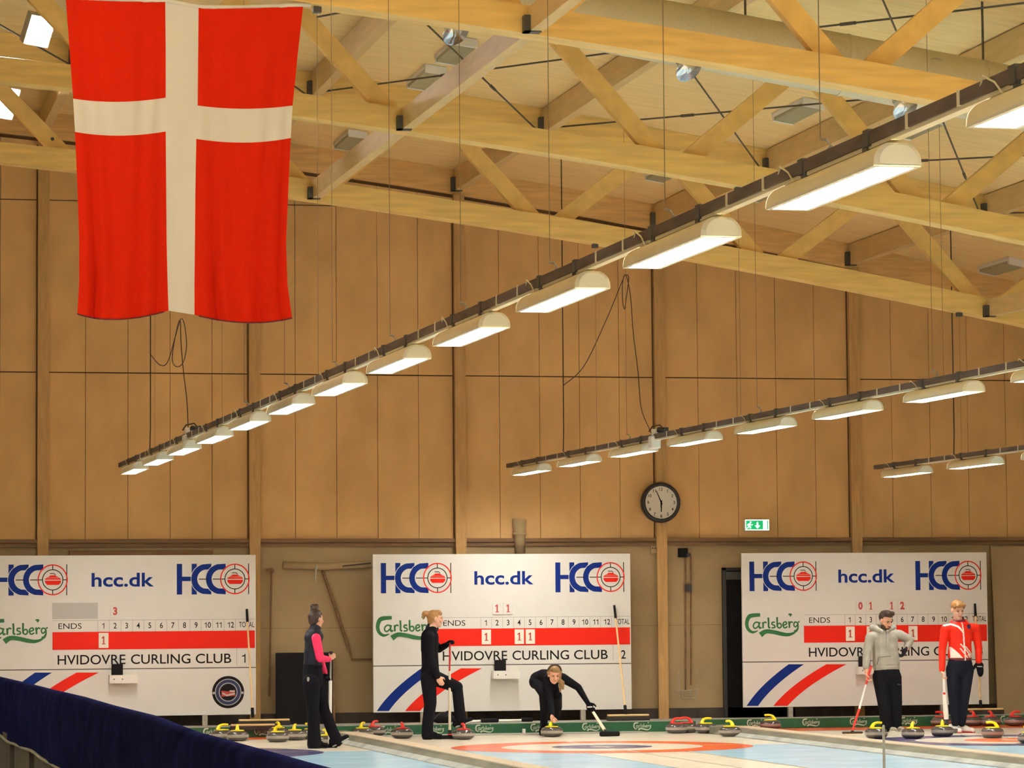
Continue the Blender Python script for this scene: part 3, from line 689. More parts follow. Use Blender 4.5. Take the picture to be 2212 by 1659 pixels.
# ---------------------------------------------------------------- ice sheets, dividers, bumpers
TY = 38.5; CXS = [9.576-5.26, 9.576, 9.576+5.28]
edges = [(1.95, 6.75), (7.18, 12.0), (12.44, 17.4)]
def quad(x0, y0, x1, y1, z): return MB().add([(x0, y0, z), (x1, y0, z), (x1, y1, z), (x0, y1, z)], [(0, 1, 2, 3)])
def ringm(cx, cy, r0, r1, z, xa, xb, n=96):
    mb = MB(); vs = []
    for k in range(n):
        t_ = 2*math.pi*k/n
        for r in (r0, r1): vs.append((min(max(cx+r*math.cos(t_), xa), xb), cy+r*math.sin(t_), z))
    return mb.add(vs, [(2*k, 2*k+1, 2*((k+1) % n)+1, 2*((k+1) % n)) for k in range(n)])
for k, (xa, xb) in enumerate(edges):
    cx = CXS[k]; nm = ['left', 'middle', 'right'][k]
    t = thing('ice_sheet', (cx, TY, 0), 'curling ice sheet with target rings, the %s one of three' % nm, 'ice sheet', 'curling ice sheets')
    obj('ice_surface', MB().box((xa, 2, -.06), (xb, 44.12, 0)), 'ice', t)
    z = .0012
    for a, b in ((xa, cx-.62), (cx+.62, xb)): obj('blue_zone', quad(a, 24, b, TY, z), 'iceb', t)
    obj('outer_ring', ringm(cx, TY, 1.22, 1.83, z*2, xa, xb), 'icer' if k == 1 else 'icen', t)
    obj('white_ring', ringm(cx, TY, .61, 1.22, z*2, xa, xb), 'ice', t)
    obj('inner_ring', ringm(cx, TY, .16, .61, z*2, xa, xb), 'icen' if k == 1 else 'icer', t)
    obj('button', ringm(cx, TY, .0, .16, z*2, xa, xb), 'ice', t)
    obj('centre_line', quad(cx-.012, 24, cx+.012, 43.3, z*3), 'icel', t)
    obj('tee_line', quad(xa, TY-.012, xb, TY+.012, z*3), 'icel', t)
    obj('back_line', quad(xa, TY+1.83, xb, TY+1.85, z*3), 'icel', t)
    for sx in (-.62, .62): obj('lane_line', quad(cx+sx-.01, 24, cx+sx+.01, TY-1.7, z*3), 'icel', t)
    if k != 1: obj('red_strip', quad(xa, 42.8, xb, 43.72 if k == 0 else 44.0, z), 'icer', t)
    else: obj('dark_strip', MB().box((xa+.05, 43.02, 0), (11.35, 43.50, .012)), 'ledge', t)
for k, x in enumerate((6.77, 12.03)):
    t = thing('sheet_divider', (x+.2, 25, 0), 'low grey foam divider between the %s ice sheets' % ['left and middle', 'middle and right'][k], 'divider', 'low dividers between ice sheets')
    def pr(y0, y1, P):
        n = len(P); vs = [(x+a, y, b) for y in (y0, y1) for a, b in P]
        return MB().add(vs, [tuple(range(n)), tuple(range(n))[::-1] and tuple(n+i for i in range(n))[::-1]]+[(i, n+i, n+(i+1) % n, (i+1) % n) for i in range(n)])
    obj('foam_side', pr(2, 42.2, [(0, -.06), (0, 0), (.16, .10), (.19, .10), (.19, -.06)]), 'div', t)
    obj('frost_foot', pr(2, 41.2, [(-.02, .0), (-.02, .012), (.062, .05), (.02, .0)]), 'frost', t)
    obj('top_strip', pr(2, 42.0, [(.16, .098), (.16, .112), (.40, .112), (.40, -.06), (.191, -.06), (.191, .098)]), 'divt', t)
    obj('end_block', MB().box((x-.0, 42.2, -.06), (x+.40, 42.9, .10)), 'div', t, bevel=.01)

# the beer-brand lettering is drawn as strokes, in a 387 x 167 box
LOGO = [([(100, 5), (30, 12), (8, 40), (3, 75), (15, 108), (45, 127), (82, 117)], [20, 26, 24, 22, 20, 16, 5]),
        ([(92, 62), (70, 56), (52, 72), (52, 92), (66, 100), (86, 84)], 9), ([(96, 56), (90, 80), (96, 98), (108, 92)], 11),
        ([(118, 56), (120, 78), (119, 100)], 11), ([(120, 70), (132, 56), (146, 62)], 9),
        ([(158, 24), (160, 60), (160, 90), (172, 98)], 11), ([(206, 58), (188, 58), (184, 72), (202, 80), (204, 94), (180, 98)], 9),
        ([(222, 22), (222, 60), (223, 92)], 11), ([(223, 92), (240, 98), (252, 84), (244, 66), (226, 70)], 9),
        ([(266, 80), (290, 70), (284, 56), (268, 62), (264, 82), (276, 98), (296, 88)], 9),
        ([(306, 52), (310, 78), (310, 98)], 11), ([(311, 70), (322, 56), (336, 62)], 9),
        ([(368, 62), (350, 58), (342, 76), (352, 92), (368, 78), (370, 60)], 9), ([(372, 58), (384, 54)], 8), ([(370, 62), (372, 96), (360, 122), (344, 116)], 10),
        ([(368, 100), (345, 132), (300, 146), (250, 140), (200, 128), (140, 122), (100, 146)], [5, 12, 20, 24, 24, 26, 34]),
        ([(304, 4), (314, 2), (324, 4), (314, 16)], 9)]
def brand(x0, z1, wd, ht, y, fat=1.0):
    mb = MB(); s = wd/387; sz = ht/167
    for i, (pts, ws) in enumerate(LOGO):
        q = smooth(pts, 4); n = len(pts); ww = ws if isinstance(ws, list) else [ws]*n
        wv = []
        for j in range(len(q)):
            u = j/4; a = min(int(u), n-1); b = min(a+1, n-1); wv.append((ww[a]+(ww[b]-ww[a])*(u-a))*s*fat)
        mb.ribbon([(x0+a*s, z1-b*sz) for a, b in q], wv, y-.0003*i)
    return mb
segs = [((1.95, 6.82), 43.70, [460, 570, 690], 'left'), ((7.1, 12.15), 43.48, [841, 940, 1047, 1166, 1277.6, 1388], 'middle'), ((12.4, 17.5), 43.98, [1633, 1752.6, 1855, 1964, 2180], 'right')]
for (xa, xb), y, lg, nm in segs:
    t = thing('bumper_board', ((xa+xb)/2, y, 0), 'low green bumper board with pale beer lettering behind the %s ice sheet' % nm, 'bumper', 'green bumper boards')
    obj('board', MB().box((xa, y, .0), (xb, 44.12, .138)), 'bump', t, bevel=.006)
    obj('top_edge', MB().box((xa, y+.01, .138), (xb, 44.14, .150)), 'ledge', t)
    for px in lg:
        p = at(px, 1575, Y=y); obj('brand_lettering', brand(p.x-.125, .128, .25, .115, y-.003, 1.15), 'logow', t)
p = at(1163, 1586, Z=.03)
t = thing('marker_block', (p.x, 43.2, .012), 'tiny white block at the foot of the green bumper beside the crouching curler', 'block')
obj('block', MB().box((p.x-.02, 43.18, .012), (p.x+.02, 43.22, .075)), 'white', t, bevel=.004)

# ---------------------------------------------------------------- scoreboards
YB = 41.52*K; BX = [9.01437*K+k*4.952*K for k in (-1, 0, 1)]; BW = 1.715*K
def b2(cx, cy): p = at(860+cx/3.325, 1160+cy/3.325, Y=YB); return (p.x-BX[1], p.z)     # measured on the middle board
def b3(cx, cy): p = at(1360+cx/3.3255, 1160+cy/3.3255, Y=YB); return (p.x-BX[2], p.z)   # measured on the right board
def b1(cx, cy): p = at(cx/3.3246, 1160+cy/3.3246, Y=YB); return (p.x-BX[0], p.z)
ZT = H+K*(2.40179-H); ZB = H+K*(.36656-H); ZM = b2(900, 916)[1]
PY = YB-.021
ucell = [b2(630+78.9*i, 613)[0] for i in range(12)]; du = ucell[1]-ucell[0]
zn0, zn1 = b2(1100, 632)[1], b2(1100, 592)[1]
zr1, zr0 = b2(900, 655)[1], b2(900, 779)[1]; zl1 = b2(900, 575)[1]
uL, uR = b3(1248, 600)[0], BW-.015
sheetname = ['left', 'middle', 'right']
def cc(cx, r, a0, a1, z, n=24): return [(cx+r*math.cos(R(a0+(a1-a0)*i/n)), z+r*math.sin(R(a0+(a1-a0)*i/n))) for i in range(n+1)]
for k in range(3):
    X0 = BX[k]; nm = sheetname[k]
    t = thing('scoreboard', (X0, YB, .135), 'white curling scoreboard numbered %d with red score band, the %s one of three' % (k+1, nm), 'scoreboard', 'curling scoreboards')
    obj('upper_panel', MB().box((X0-BW, YB-.02, ZM+.006), (X0+BW, YB+.02, ZT)), 'board', t, bevel=.004)
    obj('lower_panel', MB().box((X0-BW, YB-.02, ZB), (X0+BW, YB+.02, ZM-.006)), 'board', t, bevel=.004)
    obj('seam_rail', MB().box((X0-BW+.005, YB-.012, ZM-.006), (X0+BW-.005, YB+.03, ZM+.006)), 'steel', t)
    for s in (-.62, .62): obj('post', MB().box((X0+s*BW-.035, YB-.01, .135), (X0+s*BW+.035, YB+.05, ZM)), 'zinc', t)
    obj('site_lettering', text('hcc.dk', PY, X0+b2(543, 0)[0], X0+b2(968, 0)[0], b2(750, 343)[1], b2(750, 245)[1], bold=.022), 'blue', t)
    # club marks
    u1, zc = b2(1127, 290); s1 = b2(1620, 290)[0]-u1
    left = b3(858, 284)[0]
    for u0 in (left, u1):
        s = s1/493.0                                # metres per unit of the drawing, 493 wide, origin at its left middle
        P = lambda a, b: (X0+u0+a*s, zc+b*s)
        if k == 0 and u0 == left: pass
        e = thing('club_mark', (X0+u0+s1/2-X0, PY-YB, zc-.135), None, None); e.parent = t
        mb = MB(); y = PY
        mb.poly([P(0, -104), P(36, -104), P(36, 104), P(0, 104)], y); mb.poly([P(36, -13), P(101, -13), P(101, 17), P(36, 17)], y)
        mb.poly([P(101, -104), P(136, -104), P(136, 104), P(101, 104)], y-.0002)
        for cxx, lo in ((205, .0005), (303, .0010)):
            o_ = [P(cxx+(cxx and 0)+105*1.0*math.cos(a), 104*math.sin(a)) for a in [R(105+150*i/20) for i in range(21)]]
            i_ = [P(cxx+66*math.cos(a), 66*math.sin(a)) for a in [R(105+150*i/20) for i in range(21)]]
            ring = [P(cxx+30, 104)]+o_+[P(cxx+30, -104), P(cxx+30, -66)]+i_[::-1]+[P(cxx+30, 66)]
            n = len(o_); vs = [(q[0], y-lo, q[1]) for q in [P(cxx+30, 104)]+o_+[P(cxx+30, -104)]]+[(q[0], y-lo, q[1]) for q in [P(cxx+30, 66)]+i_+[P(cxx+30, -66)]]
            m_ = n+2; mb.add(vs, [(i, i+1, m_+i+1, m_+i) for i in range(m_-1)])
        obj('blue_letters', mb, 'blue', e)
        mb = MB()
        for cxx in (205, 303): mb.ribbon([P(cxx+109*math.cos(a), 107*math.sin(a)) for a in [R(110+140*i/20) for i in range(21)]], 4*s, y-.0008)
        obj('white_gap', mb, 'board', e)
        mb = MB(); mb.ribbon([P(396+97*math.cos(a), 100*math.sin(a)) for a in [2*math.pi*i/48 for i in range(48)]], 8*s, y-.0015, closed=True)
        obj('red_ring', mb, 'red', e)
        mb = MB(); mb.ribbon([P(396+68*math.cos(a), 68*math.sin(a)) for a in [2*math.pi*i/48 for i in range(48)]], 6*s, y-.0015, closed=True)
        mb.ribbon([P(490, -104), P(490, 104)], 6*s, y-.0012)
        for a, b in (((396, 68), (396, 98)), ((396, -68), (396, -98)), ((464, 0), (490, 0)), ((150, 0), (210, 0)), ((245, 0), (328, 0))): mb.ribbon([P(*a), P(*b)], 6*s, y-.0014)
        mb.ribbon([P(376, 42), P(406, 42), P(414, 32)], 5*s, y-.001)
        obj('black_rings', mb, 'ink', e)
        mb = MB()
        mb.poly([P(352, 14), P(372, 22), P(380, 30), P(414, 30), P(424, 22), P(444, 14)], y-.001)
        mb.poly([P(344, 4), P(352, 12), P(444, 12), P(452, 4), P(452, 1), P(344, 1)], y-.001)
        mb.poly([P(344, -5), P(452, -5), P(450, -20), P(436, -34), P(360, -34), P(346, -20)], y-.001)
        obj('stone_symbol', mb, 'red', e)
    # ends row
    mb = MB(); mb.ribbon([(X0+uL, zl1), (X0+uR, zl1)], .006, PY)
    for i in range(13): u = X0+ucell[0]+du*(i-.5); mb.ribbon([(u, zr1), (u, zl1)], .005, PY-.0003)
    ub = b2(1533, 0)[0]; mb.ribbon([(X0+ub, ZM+.03), (X0+ub, zr0)], .006, PY)
    obj('row_lines', mb, 'line', t)
    obj('score_band', MB().poly([(X0+uL, zr0), (X0+uR, zr0), (X0+uR, zr1), (X0+uL, zr1)], PY), 'red', t)
    obj('ends_lettering', text('ENDS', PY, X0+b2(318, 0)[0], X0+b2(476, 0)[0], b2(400, 638)[1], b2(400, 598)[1]), 'ink', t)
    obj('total_lettering', text('TOTAL', PY, X0+b2(1548, 0)[0], X0+min(b2(1672, 0)[0], BW-.02), b2(1610, 626)[1], b2(1610, 588)[1], bold=.005), 'ink', t)
    for i in range(12): obj('end_number', digits(str(i+1), PY, X0+ucell[i], zn0, zn1, .12), 'ink', t)
    for wd_, xa_, xb_ in (('HVIDOVRE', 313, 775), ('CURLING', 812, 1217), ('CLUB', 1253, 1495)): obj('club_lettering', text(wd_, PY, X0+b2(xa_, 0)[0], X0+b2(xb_, 0)[0], b2(900, 883)[1], b2(900, 815)[1], bold=.008), 'ink', t)
    obj('sheet_number', digits(str(k+1), PY, X0+b2(1612, 0)[0]-(.055 if k == 0 else .01), b2(1612, 874)[1], b2(1612, 812)[1], .13), 'ink', t)
    g0, g1 = b3(1245, 550), b3(1540, 437)
    if k != 1: obj('faded_field', MB().poly([(X0+g0[0], g0[1]), (X0+g1[0], g0[1]), (X0+g1[0], g1[1]), (X0+g0[0], g1[1])], PY), 'grey' if k == 0 else 'board', t)
    a = b3(835, 555); b = b3(1222, 722); obj('beer_lettering', brand(X0+a[0], a[1], b[0]-a[0], a[1]-b[1], PY, 1.15), 'green', t)
    for nm2, m, A, B in (('blue_stripe', 'blue', (838, 920), (1140, 1250)), ('red_stripe', 'red', (1030, 1132), (1410, 1555))):
        def curve(xb_, xt): 
            out = []
            for i in range(17):
                f = i/16; x = xb_+(xt-xb_)*(.62*f+.38*f*f); out.append(b3(x, 1213-299*f))
            return out
        l, r_ = curve(A[0], B[0]), curve(A[1], B[1]); n = len(l)
        obj(nm2, MB().add([(X0+q[0], PY, q[1]) for q in l+r_], [(i, n+i, n+i+1, i+1) for i in range(n-1)]), m, t)
    if k == 0:
        c = b1(1637, 1114); c = Vector((X0+c[0], PY, c[1])); rr_ = b1(1752, 1114)[0]-b1(1637, 1114)[0]
        e = thing('club_roundel', (c.x-X0, PY-YB, c.z-.135), None, None); e.parent = t
        obj('disc', MB().poly(disc(c, rr_, 0), PY), 'ink', e); obj('inner_disc', MB().poly(disc(c, rr_*.80, 0), PY-.0006), 'navy', e)
        mb = MB()
        for q in (.80, .56): mb.ribbon(disc(c, rr_*q, 0), .010, PY-.001, closed=True)
        for s in (-1, 1): mb.poly([(c.x+s*rr_*.90+.018*math.cos(a_*.8), c.z-.01+.018*math.sin(a_*.8)) for a_ in range(8)], PY-.001)
        obj('rings', mb, 'grey', e)
        obj('core', MB().poly(disc(c, rr_*.50, 0), PY-.0012), 'ink', e)
        mb = MB(); mb.poly([(c.x-.09, c.z-.06), (c.x+.10, c.z-.05), (c.x+.09, c.z+.03), (c.x+.0, c.z+.01), (c.x-.09, c.z+.02)], PY-.0016); obj('emblem', mb, 'digit', e)
        mb = MB(); mb.ribbon([(c.x-.08, c.z-.01), (c.x-.02, c.z-.045), (c.x+.09, c.z-.02)], .02, PY-.002); mb.ribbon([(c.x+.02, c.z+.015), (c.x+.09, c.z+.01)], .02, PY-.002); obj('emblem_highlight', mb, 'grey', e)
    # tray with black holder, hung on the seam
    a, b = b2(668, 1018), b2(857, 958); h0, h1 = b2(685, 960), b2(758, 882)
    e = thing('score_tray', (X0+(a[0]+b[0])/2, YB-.1, a[1]), 'small white tray with black holder on the %s scoreboard, spare number box' % nm, 'tray', 'number trays on the scoreboards')
    mb = MB(); x0_, x1_, y0_, y1_, z0_, z1_ = X0+a[0], X0+b[0], YB-.17, YB-.021, a[1], b[1]
    mb.box((x0_+.001, y0_+.013, z0_+.001), (x1_-.001, y1_-.001, z0_+.012)); mb.box((x0_-.001, y0_, z0_), (x1_+.001, y0_+.012, z1_)); mb.box((x0_, y0_+.0125, z0_+.0005), (x0_+.012, y1_-.002, z1_-.001)); mb.box((x1_-.012, y0_+.0125, z0_+.0005), (x1_, y1_-.002, z1_-.001)); mb.box((x0_+.0005, y1_-.012, z0_+.013), (x1_-.0005, y1_, z1_+.06))
    obj('tray', mb, 'white', e)
    obj('holder', MB().box((X0+h0[0], YB-.16, z0_+.012), (X0+h1[0], YB-.05, h1[1])), 'black', e, bevel=.008)
    for s in (.16, .46): obj('screw', MB().tube([(x0_+(x1_-x0_)*s, y0_-.004, z0_+.055), (x0_+(x1_-x0_)*s, y0_+.002, z0_+.055)], .009, 8), 'steel', e)
    # number cards
    zt1, zt0 = b2(750, 484)[1], b2(750, 541)[1]
    top = [{1: '3'}, {1: '1', 2: '1'}, {1: '0', 2: '1', 4: '1', 5: '2'}][k]; bot = [{0: '1'}, {0: '1', 3: '1', 4: '1'}, {0: '1', 2: '0', 6: '1'}][k]
    for rowname, dct in (('above the ends row', top), ('on the red band', bot)):
        for ci, dg_ in dct.items():
            u = X0+ucell[ci]
            if rowname[0] == 'a': z0_, z1_ = zt0-.03, zt1+.025; d0, d1 = zt0, zt1
            else: z0_, z1_ = zr0+.02, zr1-.015; d0 = z0_+(z1_-z0_)*.24; d1 = d0+(zt1-zt0)
            e = thing('number_card', (u, YB-.02, z0_), 'white card with red %s %s of the %s scoreboard, under end %d' % (dg_, rowname, nm, ci+1), 'number card', 'hanging number cards')
            obj('card', MB().box((u-.066, YB-.032, z0_), (u+.066, YB-.0205, z1_)), 'board' if rowname[0] == 'a' else 'card', e, bevel=.003)
            obj('numeral', digits(dg_, YB-.0335, u, d0, d1, .17, True), 'digit', e)

# ---------------------------------------------------------------- barrier with navy cover at lower left
ctrl = sorted([(at(px, py, X=1.85).y, at(px, py, X=1.85).z) for px, py in ((0, 1462), (60, 1476), (115, 1490), (180, 1505), (245, 1524), (330, 1545), (375, 1563), (420, 1580), (470, 1593), (530, 1610), (600, 1629), (660, 1646), (710, 1659))])
ys = [4, 6, 8, 9.5]+[11+.25*i for i in range(81)]+[33, 36, 39]
def ztop(y): return float(np.interp(y, [c_[0] for c_ in ctrl], [c_[1] for c_ in ctrl]))
def zhem(y): return .555+.010*math.sin(y*1.3)+.004*math.sin(y*3.3)
mb = MB(); ring = []
for y in ys:
    zt = ztop(y); zh = zhem(y); bul = .018*math.sin(y*1.7)+.012*math.sin(y*4.1)
    P_ = [(1.79-bul*.5, zh), (1.785-bul, (zh+zt)/2), (1.79-bul*.4, zt-.10), (1.80, zt-.03), (1.83, zt-.005), (1.86, zt), (1.89, zt-.01), (1.915, zt-.05), (1.92, zt-.12), (1.925+bul, (zh+zt)/2), (1.92, zh)]
    ring.append([(x_, y, z_) for x_, z_ in P_])
n = len(ring[0]); mb.add([q for rg in ring for q in rg], [(i*n+j, (i+1)*n+j, (i+1)*n+j+1, i*n+j+1) for i in range(len(ys)-1) for j in range(n-1)])
t = thing('barrier', (1.85, 22, -.06), 'low spectator barrier under a dark navy cloth cover, in the lower left corner', 'barrier')
obj('cover', mb, 'cover', t, True)
obj('hem', MB().tube([(1.785, y, zhem(y)) for y in ys], .012, 6), 'frost', t)
y = 5.0; i = 0
while y < 38:
    obj('slat_panel', MB().box((1.80, y, -.06), (1.90, y+1.75, .60)), 'slat', t); obj('stile', MB().box((1.83, y+1.75, -.06), (1.88, y+2.3, .60)), 'plinth', t); y += 2.3
obj('rail', MB().tube([(1.855, 4, .98), (1.855, 39, .98)], .03, 8), 'steel', t)

p = at(1908.5, 1568, Y=20)
t = thing('glass_post', (p.x, 20, 0), 'thin grey upright post in front of the yellow-handled stone at lower right', 'post')
obj('post', MB().box((p.x-.0065, 19.99, .0), (p.x+.0065, 20.01, p.z)), 'glass', t, bevel=.002)
obj('tip', MB().ball((p.x, 20, p.z), .007), 'glass', t, True)

# ---------------------------------------------------------------- curling stones
def build_stone(name, handle, band):
    t = thing(name, (0, 0, 0), '', 'curling stone')
    prof = [(0, 0), (.062, 0), (.068, .002), (.102, .006), (.126, .017), (.140, .035), (.1450, .050), (.1450, .080), (.141, .094), (.130, .112), (.108, .125), (.07, .130), (0, .130)]
    obj('granite_body', MB().lathe(prof, n=40), 'granite', t, True)
    obj('striking_band', MB().lathe([(.1435, .046), (.1463, .050), (.1468, .064), (.1463, .080), (.1435, .084)], n=40), band, t, True)
    mb = MB().lathe([(.0, .129), (.088, .129), (.090, .134), (.082, .140), (.045, .144), (0, .145)], n=28)
    pts = smooth([(-.062, 0, .136), (-.052, 0, .158), (-.036, 0, .183), (-.008, 0, .198), (.03, 0, .202), (.066, 0, .199), (.078, 0, .196)], 4)
    n = len(pts); mb.tube(pts, [.030-.014*min(1, i/(n*.45)) for i in range(n)], 10)
    obj('handle', mb, handle, t, True)
    return t
protos = {}
def stone(px, py, colr, ang, label, band='graniteb', dy=.085):
    p = at(px, py, Z=0); key = (colr, band)
    if key not in protos: protos[key] = t = build_stone('curling_stone', 'yel' if colr == 'y' else 'redp', band)
    else: t = copy_tree(protos[key])
    yy_ = min(p.y+dy, (43.52 if p.x < 6.9 else (43.32 if p.x < 12.3 else 43.80)))
    t.location = (p.x*yy_/p.y, yy_, .0)
    t.rotation_euler = (0, 0, R(ang)); t['label'] = label; t['group'] = 'curling stones with %s handles' % ('yellow' if colr == 'y' else 'red')
    return t
Yh = 'yellow-handled curling stone '; Rh = 'red-handled curling stone '
stone(480, 1599, 'y', 10, Yh+'half hidden by the navy barrier, handle pointing right')
stone(513, 1601, 'y', 80, Yh+'half hidden by the navy barrier, handle end-on')
stone(601, 1594, 'y', 95, Yh+'at the back of the cluster left of the woman with pink sleeves')
stone(600, 1603.5, 'y', -60, Yh+'at the front of the cluster left of the woman with pink sleeves')
stone(637, 1599.5, 'y', 70, Yh+'touching the left leg of the woman with pink sleeves')
stone(672, 1597, 'y', 150, Yh+'mostly hidden behind the legs of the woman with pink sleeves')
stone(703, 1612, 'y', 100, Yh+'seen between the feet of the woman with pink sleeves')
stone(783, 1595, 'y', 60, Yh+'behind the end of the left divider')
stone(809, 1589, 'r', 50, Rh+'against the bumper just right of the left divider end')
stone(868.5, 1595.5, 'r', 88, Rh+'alone on the ice left of the woman in black')
stone(1001, 1598, 'r', 92, Rh+'under the raised foot of the woman in black')
stone(1192, 1592, 'y', 60, Yh+'held by the crouching curler')
stone(1461, 1584.5, 'r', 5, Rh+'left one of the pair below the clock post')
stone(1484, 1583, 'r', 175, Rh+'right one of the pair below the clock post')
stone(1525, 1584.5, 'y', 8, Yh+'just right of the red-handled pair')
stone(1577, 1591.5, 'y', 110, Yh+'at the end of the right divider')
stone(1664, 1576.5, 'y', 170, Yh+'against the bumper under the right scoreboard', 'granite2')
stone(1893, 1596, 'y', 8, Yh+'right behind the thin grey post')
stone(1972, 1596, 'y', 60, Yh+'in front of the feet of the man in grey')
stone(2036, 1591.5, 'y', 70, Yh+'beside the white shoes of the man in red')
stone(2144, 1595, 'y', 172, Yh+'alone on the ice at lower right', 'granite2')
stone(2224, 1607, 'y', 120, Yh+'cut off by the right picture edge')
stone(2033, 1569, 'r', 175, Rh+'behind the white broom of the man in red', 'granite2')
stone(2101, 1568.5, 'r', 92, Rh+'against the bumper, just right of the man in red', 'granite2')
stone(2140, 1568.5, 'r', 88, Rh+'against the bumper, in the middle of the right-hand row', 'granite2')
stone(2193, 1568.5, 'r', 10, Rh+'against the bumper, near the right picture edge', 'granite2')

# ---------------------------------------------------------------- wide ice brushes leaning on the scoreboards
def wide_brush(hx0, hx1, hy, sx0, sy0, sx1, sy1, label, Y=43.66, z0=.152):
    a = at(hx0, hy, Y=Y); b = at(hx1, hy, Y=Y)
    t = thing('wide_brush', ((a.x+b.x)/2, Y, z0), label, 'brush', 'wide ice brushes leaning on the boards')
    obj('wood_back', MB().box((a.x, Y-.04, z0+.06), (b.x, Y+.05, z0+.085)), 'wood', t, bevel=.006)
    obj('bristles', MB().box((a.x-.01, Y-.045, z0), (b.x+.01, Y+.05, z0+.06)), 'bristle', t, bevel=.008)
    if sx0 is None: return
    q0 = at(sx0, sy0, Y=YB-.05); q1 = at(sx1, sy1, Y=Y); q1 = Vector((q1.x, Y, max(q1.z, z0+.08)))
    d = (q1-q0)
    obj('handle', MB().tube([q0+d*.10, q1], .0125, 8), 'wood', t)
    obj('grip', MB().tube([q0, q0+d*.12], [.017, .019], 8), 'black', t)
    obj('socket', MB().tube([q1-d*.08, q1+Vector((0, 0, -.01))], .022, 8), 'black', t)
wide_brush(516, 625, 1553, 533, 1316, 546, 1548, 'wide wooden brush with long pale handle leaning on the left scoreboard', 43.85)
wide_brush(499, 593, 1563, None, 0, 0, 0, 'wide wooden brush head hung on the front edge of left green bumper', 43.63, .095)
wide_brush(1313, 1401, 1551, 1327, 1308, 1352, 1543, 'wide wooden brush with long pale handle leaning on the middle scoreboard')
wide_brush(2087, 2166, 1539, 2106, 1304, 2119, 1532, 'wide wooden brush with long pale handle leaning on the right scoreboard', 44.10)
# loose brooms on the ledge behind the middle sheet
def lay_broom(x0, x1, y, label, Y, hx=None):
    a, b = at(x0, y, Y=Y), at(x1, y-1, Y=Y); z = .17
    t = thing('lying_broom', ((a.x+b.x)/2, Y, .15), label, 'broom', 'brooms lying on the ledge')
    obj('shaft', MB().tube([(a.x, Y, z), (b.x, Y, z)], .018, 8), 'wshaft', t)
    h0, h1 = at(hx[0], y, Y=Y), at(hx[1], y, Y=Y)
    obj('brush_head', MB().box((h0.x, Y-.05, .15), (h1.x, Y+.05, .205)), 'black', t, bevel=.015)
lay_broom(1010, 1072, 1556, 'white broom with black head lying on the ledge, behind the raised foot', 43.72, (1038, 1076))
lay_broom(1078, 1127, 1556, 'white broom lying on the ledge behind middle sheet, nearer the crouching curler', 43.80, (1126, 1150))
p = at(958, 1556, Y=43.72)
t = thing('kit_bag', (p.x, 43.72, .15), 'small black bag lying on the ledge behind the woman in black', 'bag')
obj('bag', MB().ball((p.x, 43.74, .21), (.17, .07, .07)).ball((p.x+.07, 43.74, .25), (.06, .05, .07)), 'black', t, True)
obj('strap', MB().tube(smooth([(p.x-.15, 43.68, .2), (p.x-.02, 43.66, .3), (p.x+.1, 43.67, .22)]), .008, 6), 'blackp', t)

# ---------------------------------------------------------------- people
def hand(mb, wr, d, nrm, side, curl=.5, s=1.0, fat=1.0):
    "palm, four bent fingers of different lengths and a side thumb; nrm faces the thing held, side is the thumb side"
    wr, d, nrm, side = Vector(wr), Vector(d).normalized(), Vector(nrm), Vector(side)
    nrm = (nrm-d*nrm.dot(d)).normalized(); sgn = 1 if d.cross(nrm).dot(side) > 0 else -1; sd = d.cross(nrm)*sgn
    mb.cap(wr-d*.03*s, wr+d*.02*s, .024*s*fat, .026*s*fat, sd, .8)
    mb.ball(wr+d*.052*s, (.041*s*fat, .017*s*fat, .048*s), (sd, nrm, d))
    for off, ln, dr in ((.029, .066, .0), (.010, .076, .006), (-.010, .072, .004), (-.029, .056, -.006)):
        p = wr+d*(.088+dr)*s+sd*off*s; a = R(18+30*curl)*1.0; r = .0092*s*fat
        for q in range(3):
            v = d*math.cos(a)+nrm*math.sin(a); e = p+v*ln*s*(.45, .32, .25)[q]
            mb.cap(p, e, r, r*.92, n=8); p = e; r *= .92; a += R(18+52*curl)
    p = wr+d*.025*s+sd*.032*s; v = (d*.62+sd*.62+nrm*.5*(.4+curl)).normalized(); e = p+v*.042*s
    mb.cap(p, e, .0125*s*fat, .011*s*fat, n=8); v = (d*.8+sd*.05+nrm*.65).normalized(); mb.cap(e, e+v*.034*s, .0105*s*fat, .009*s*fat, n=8)
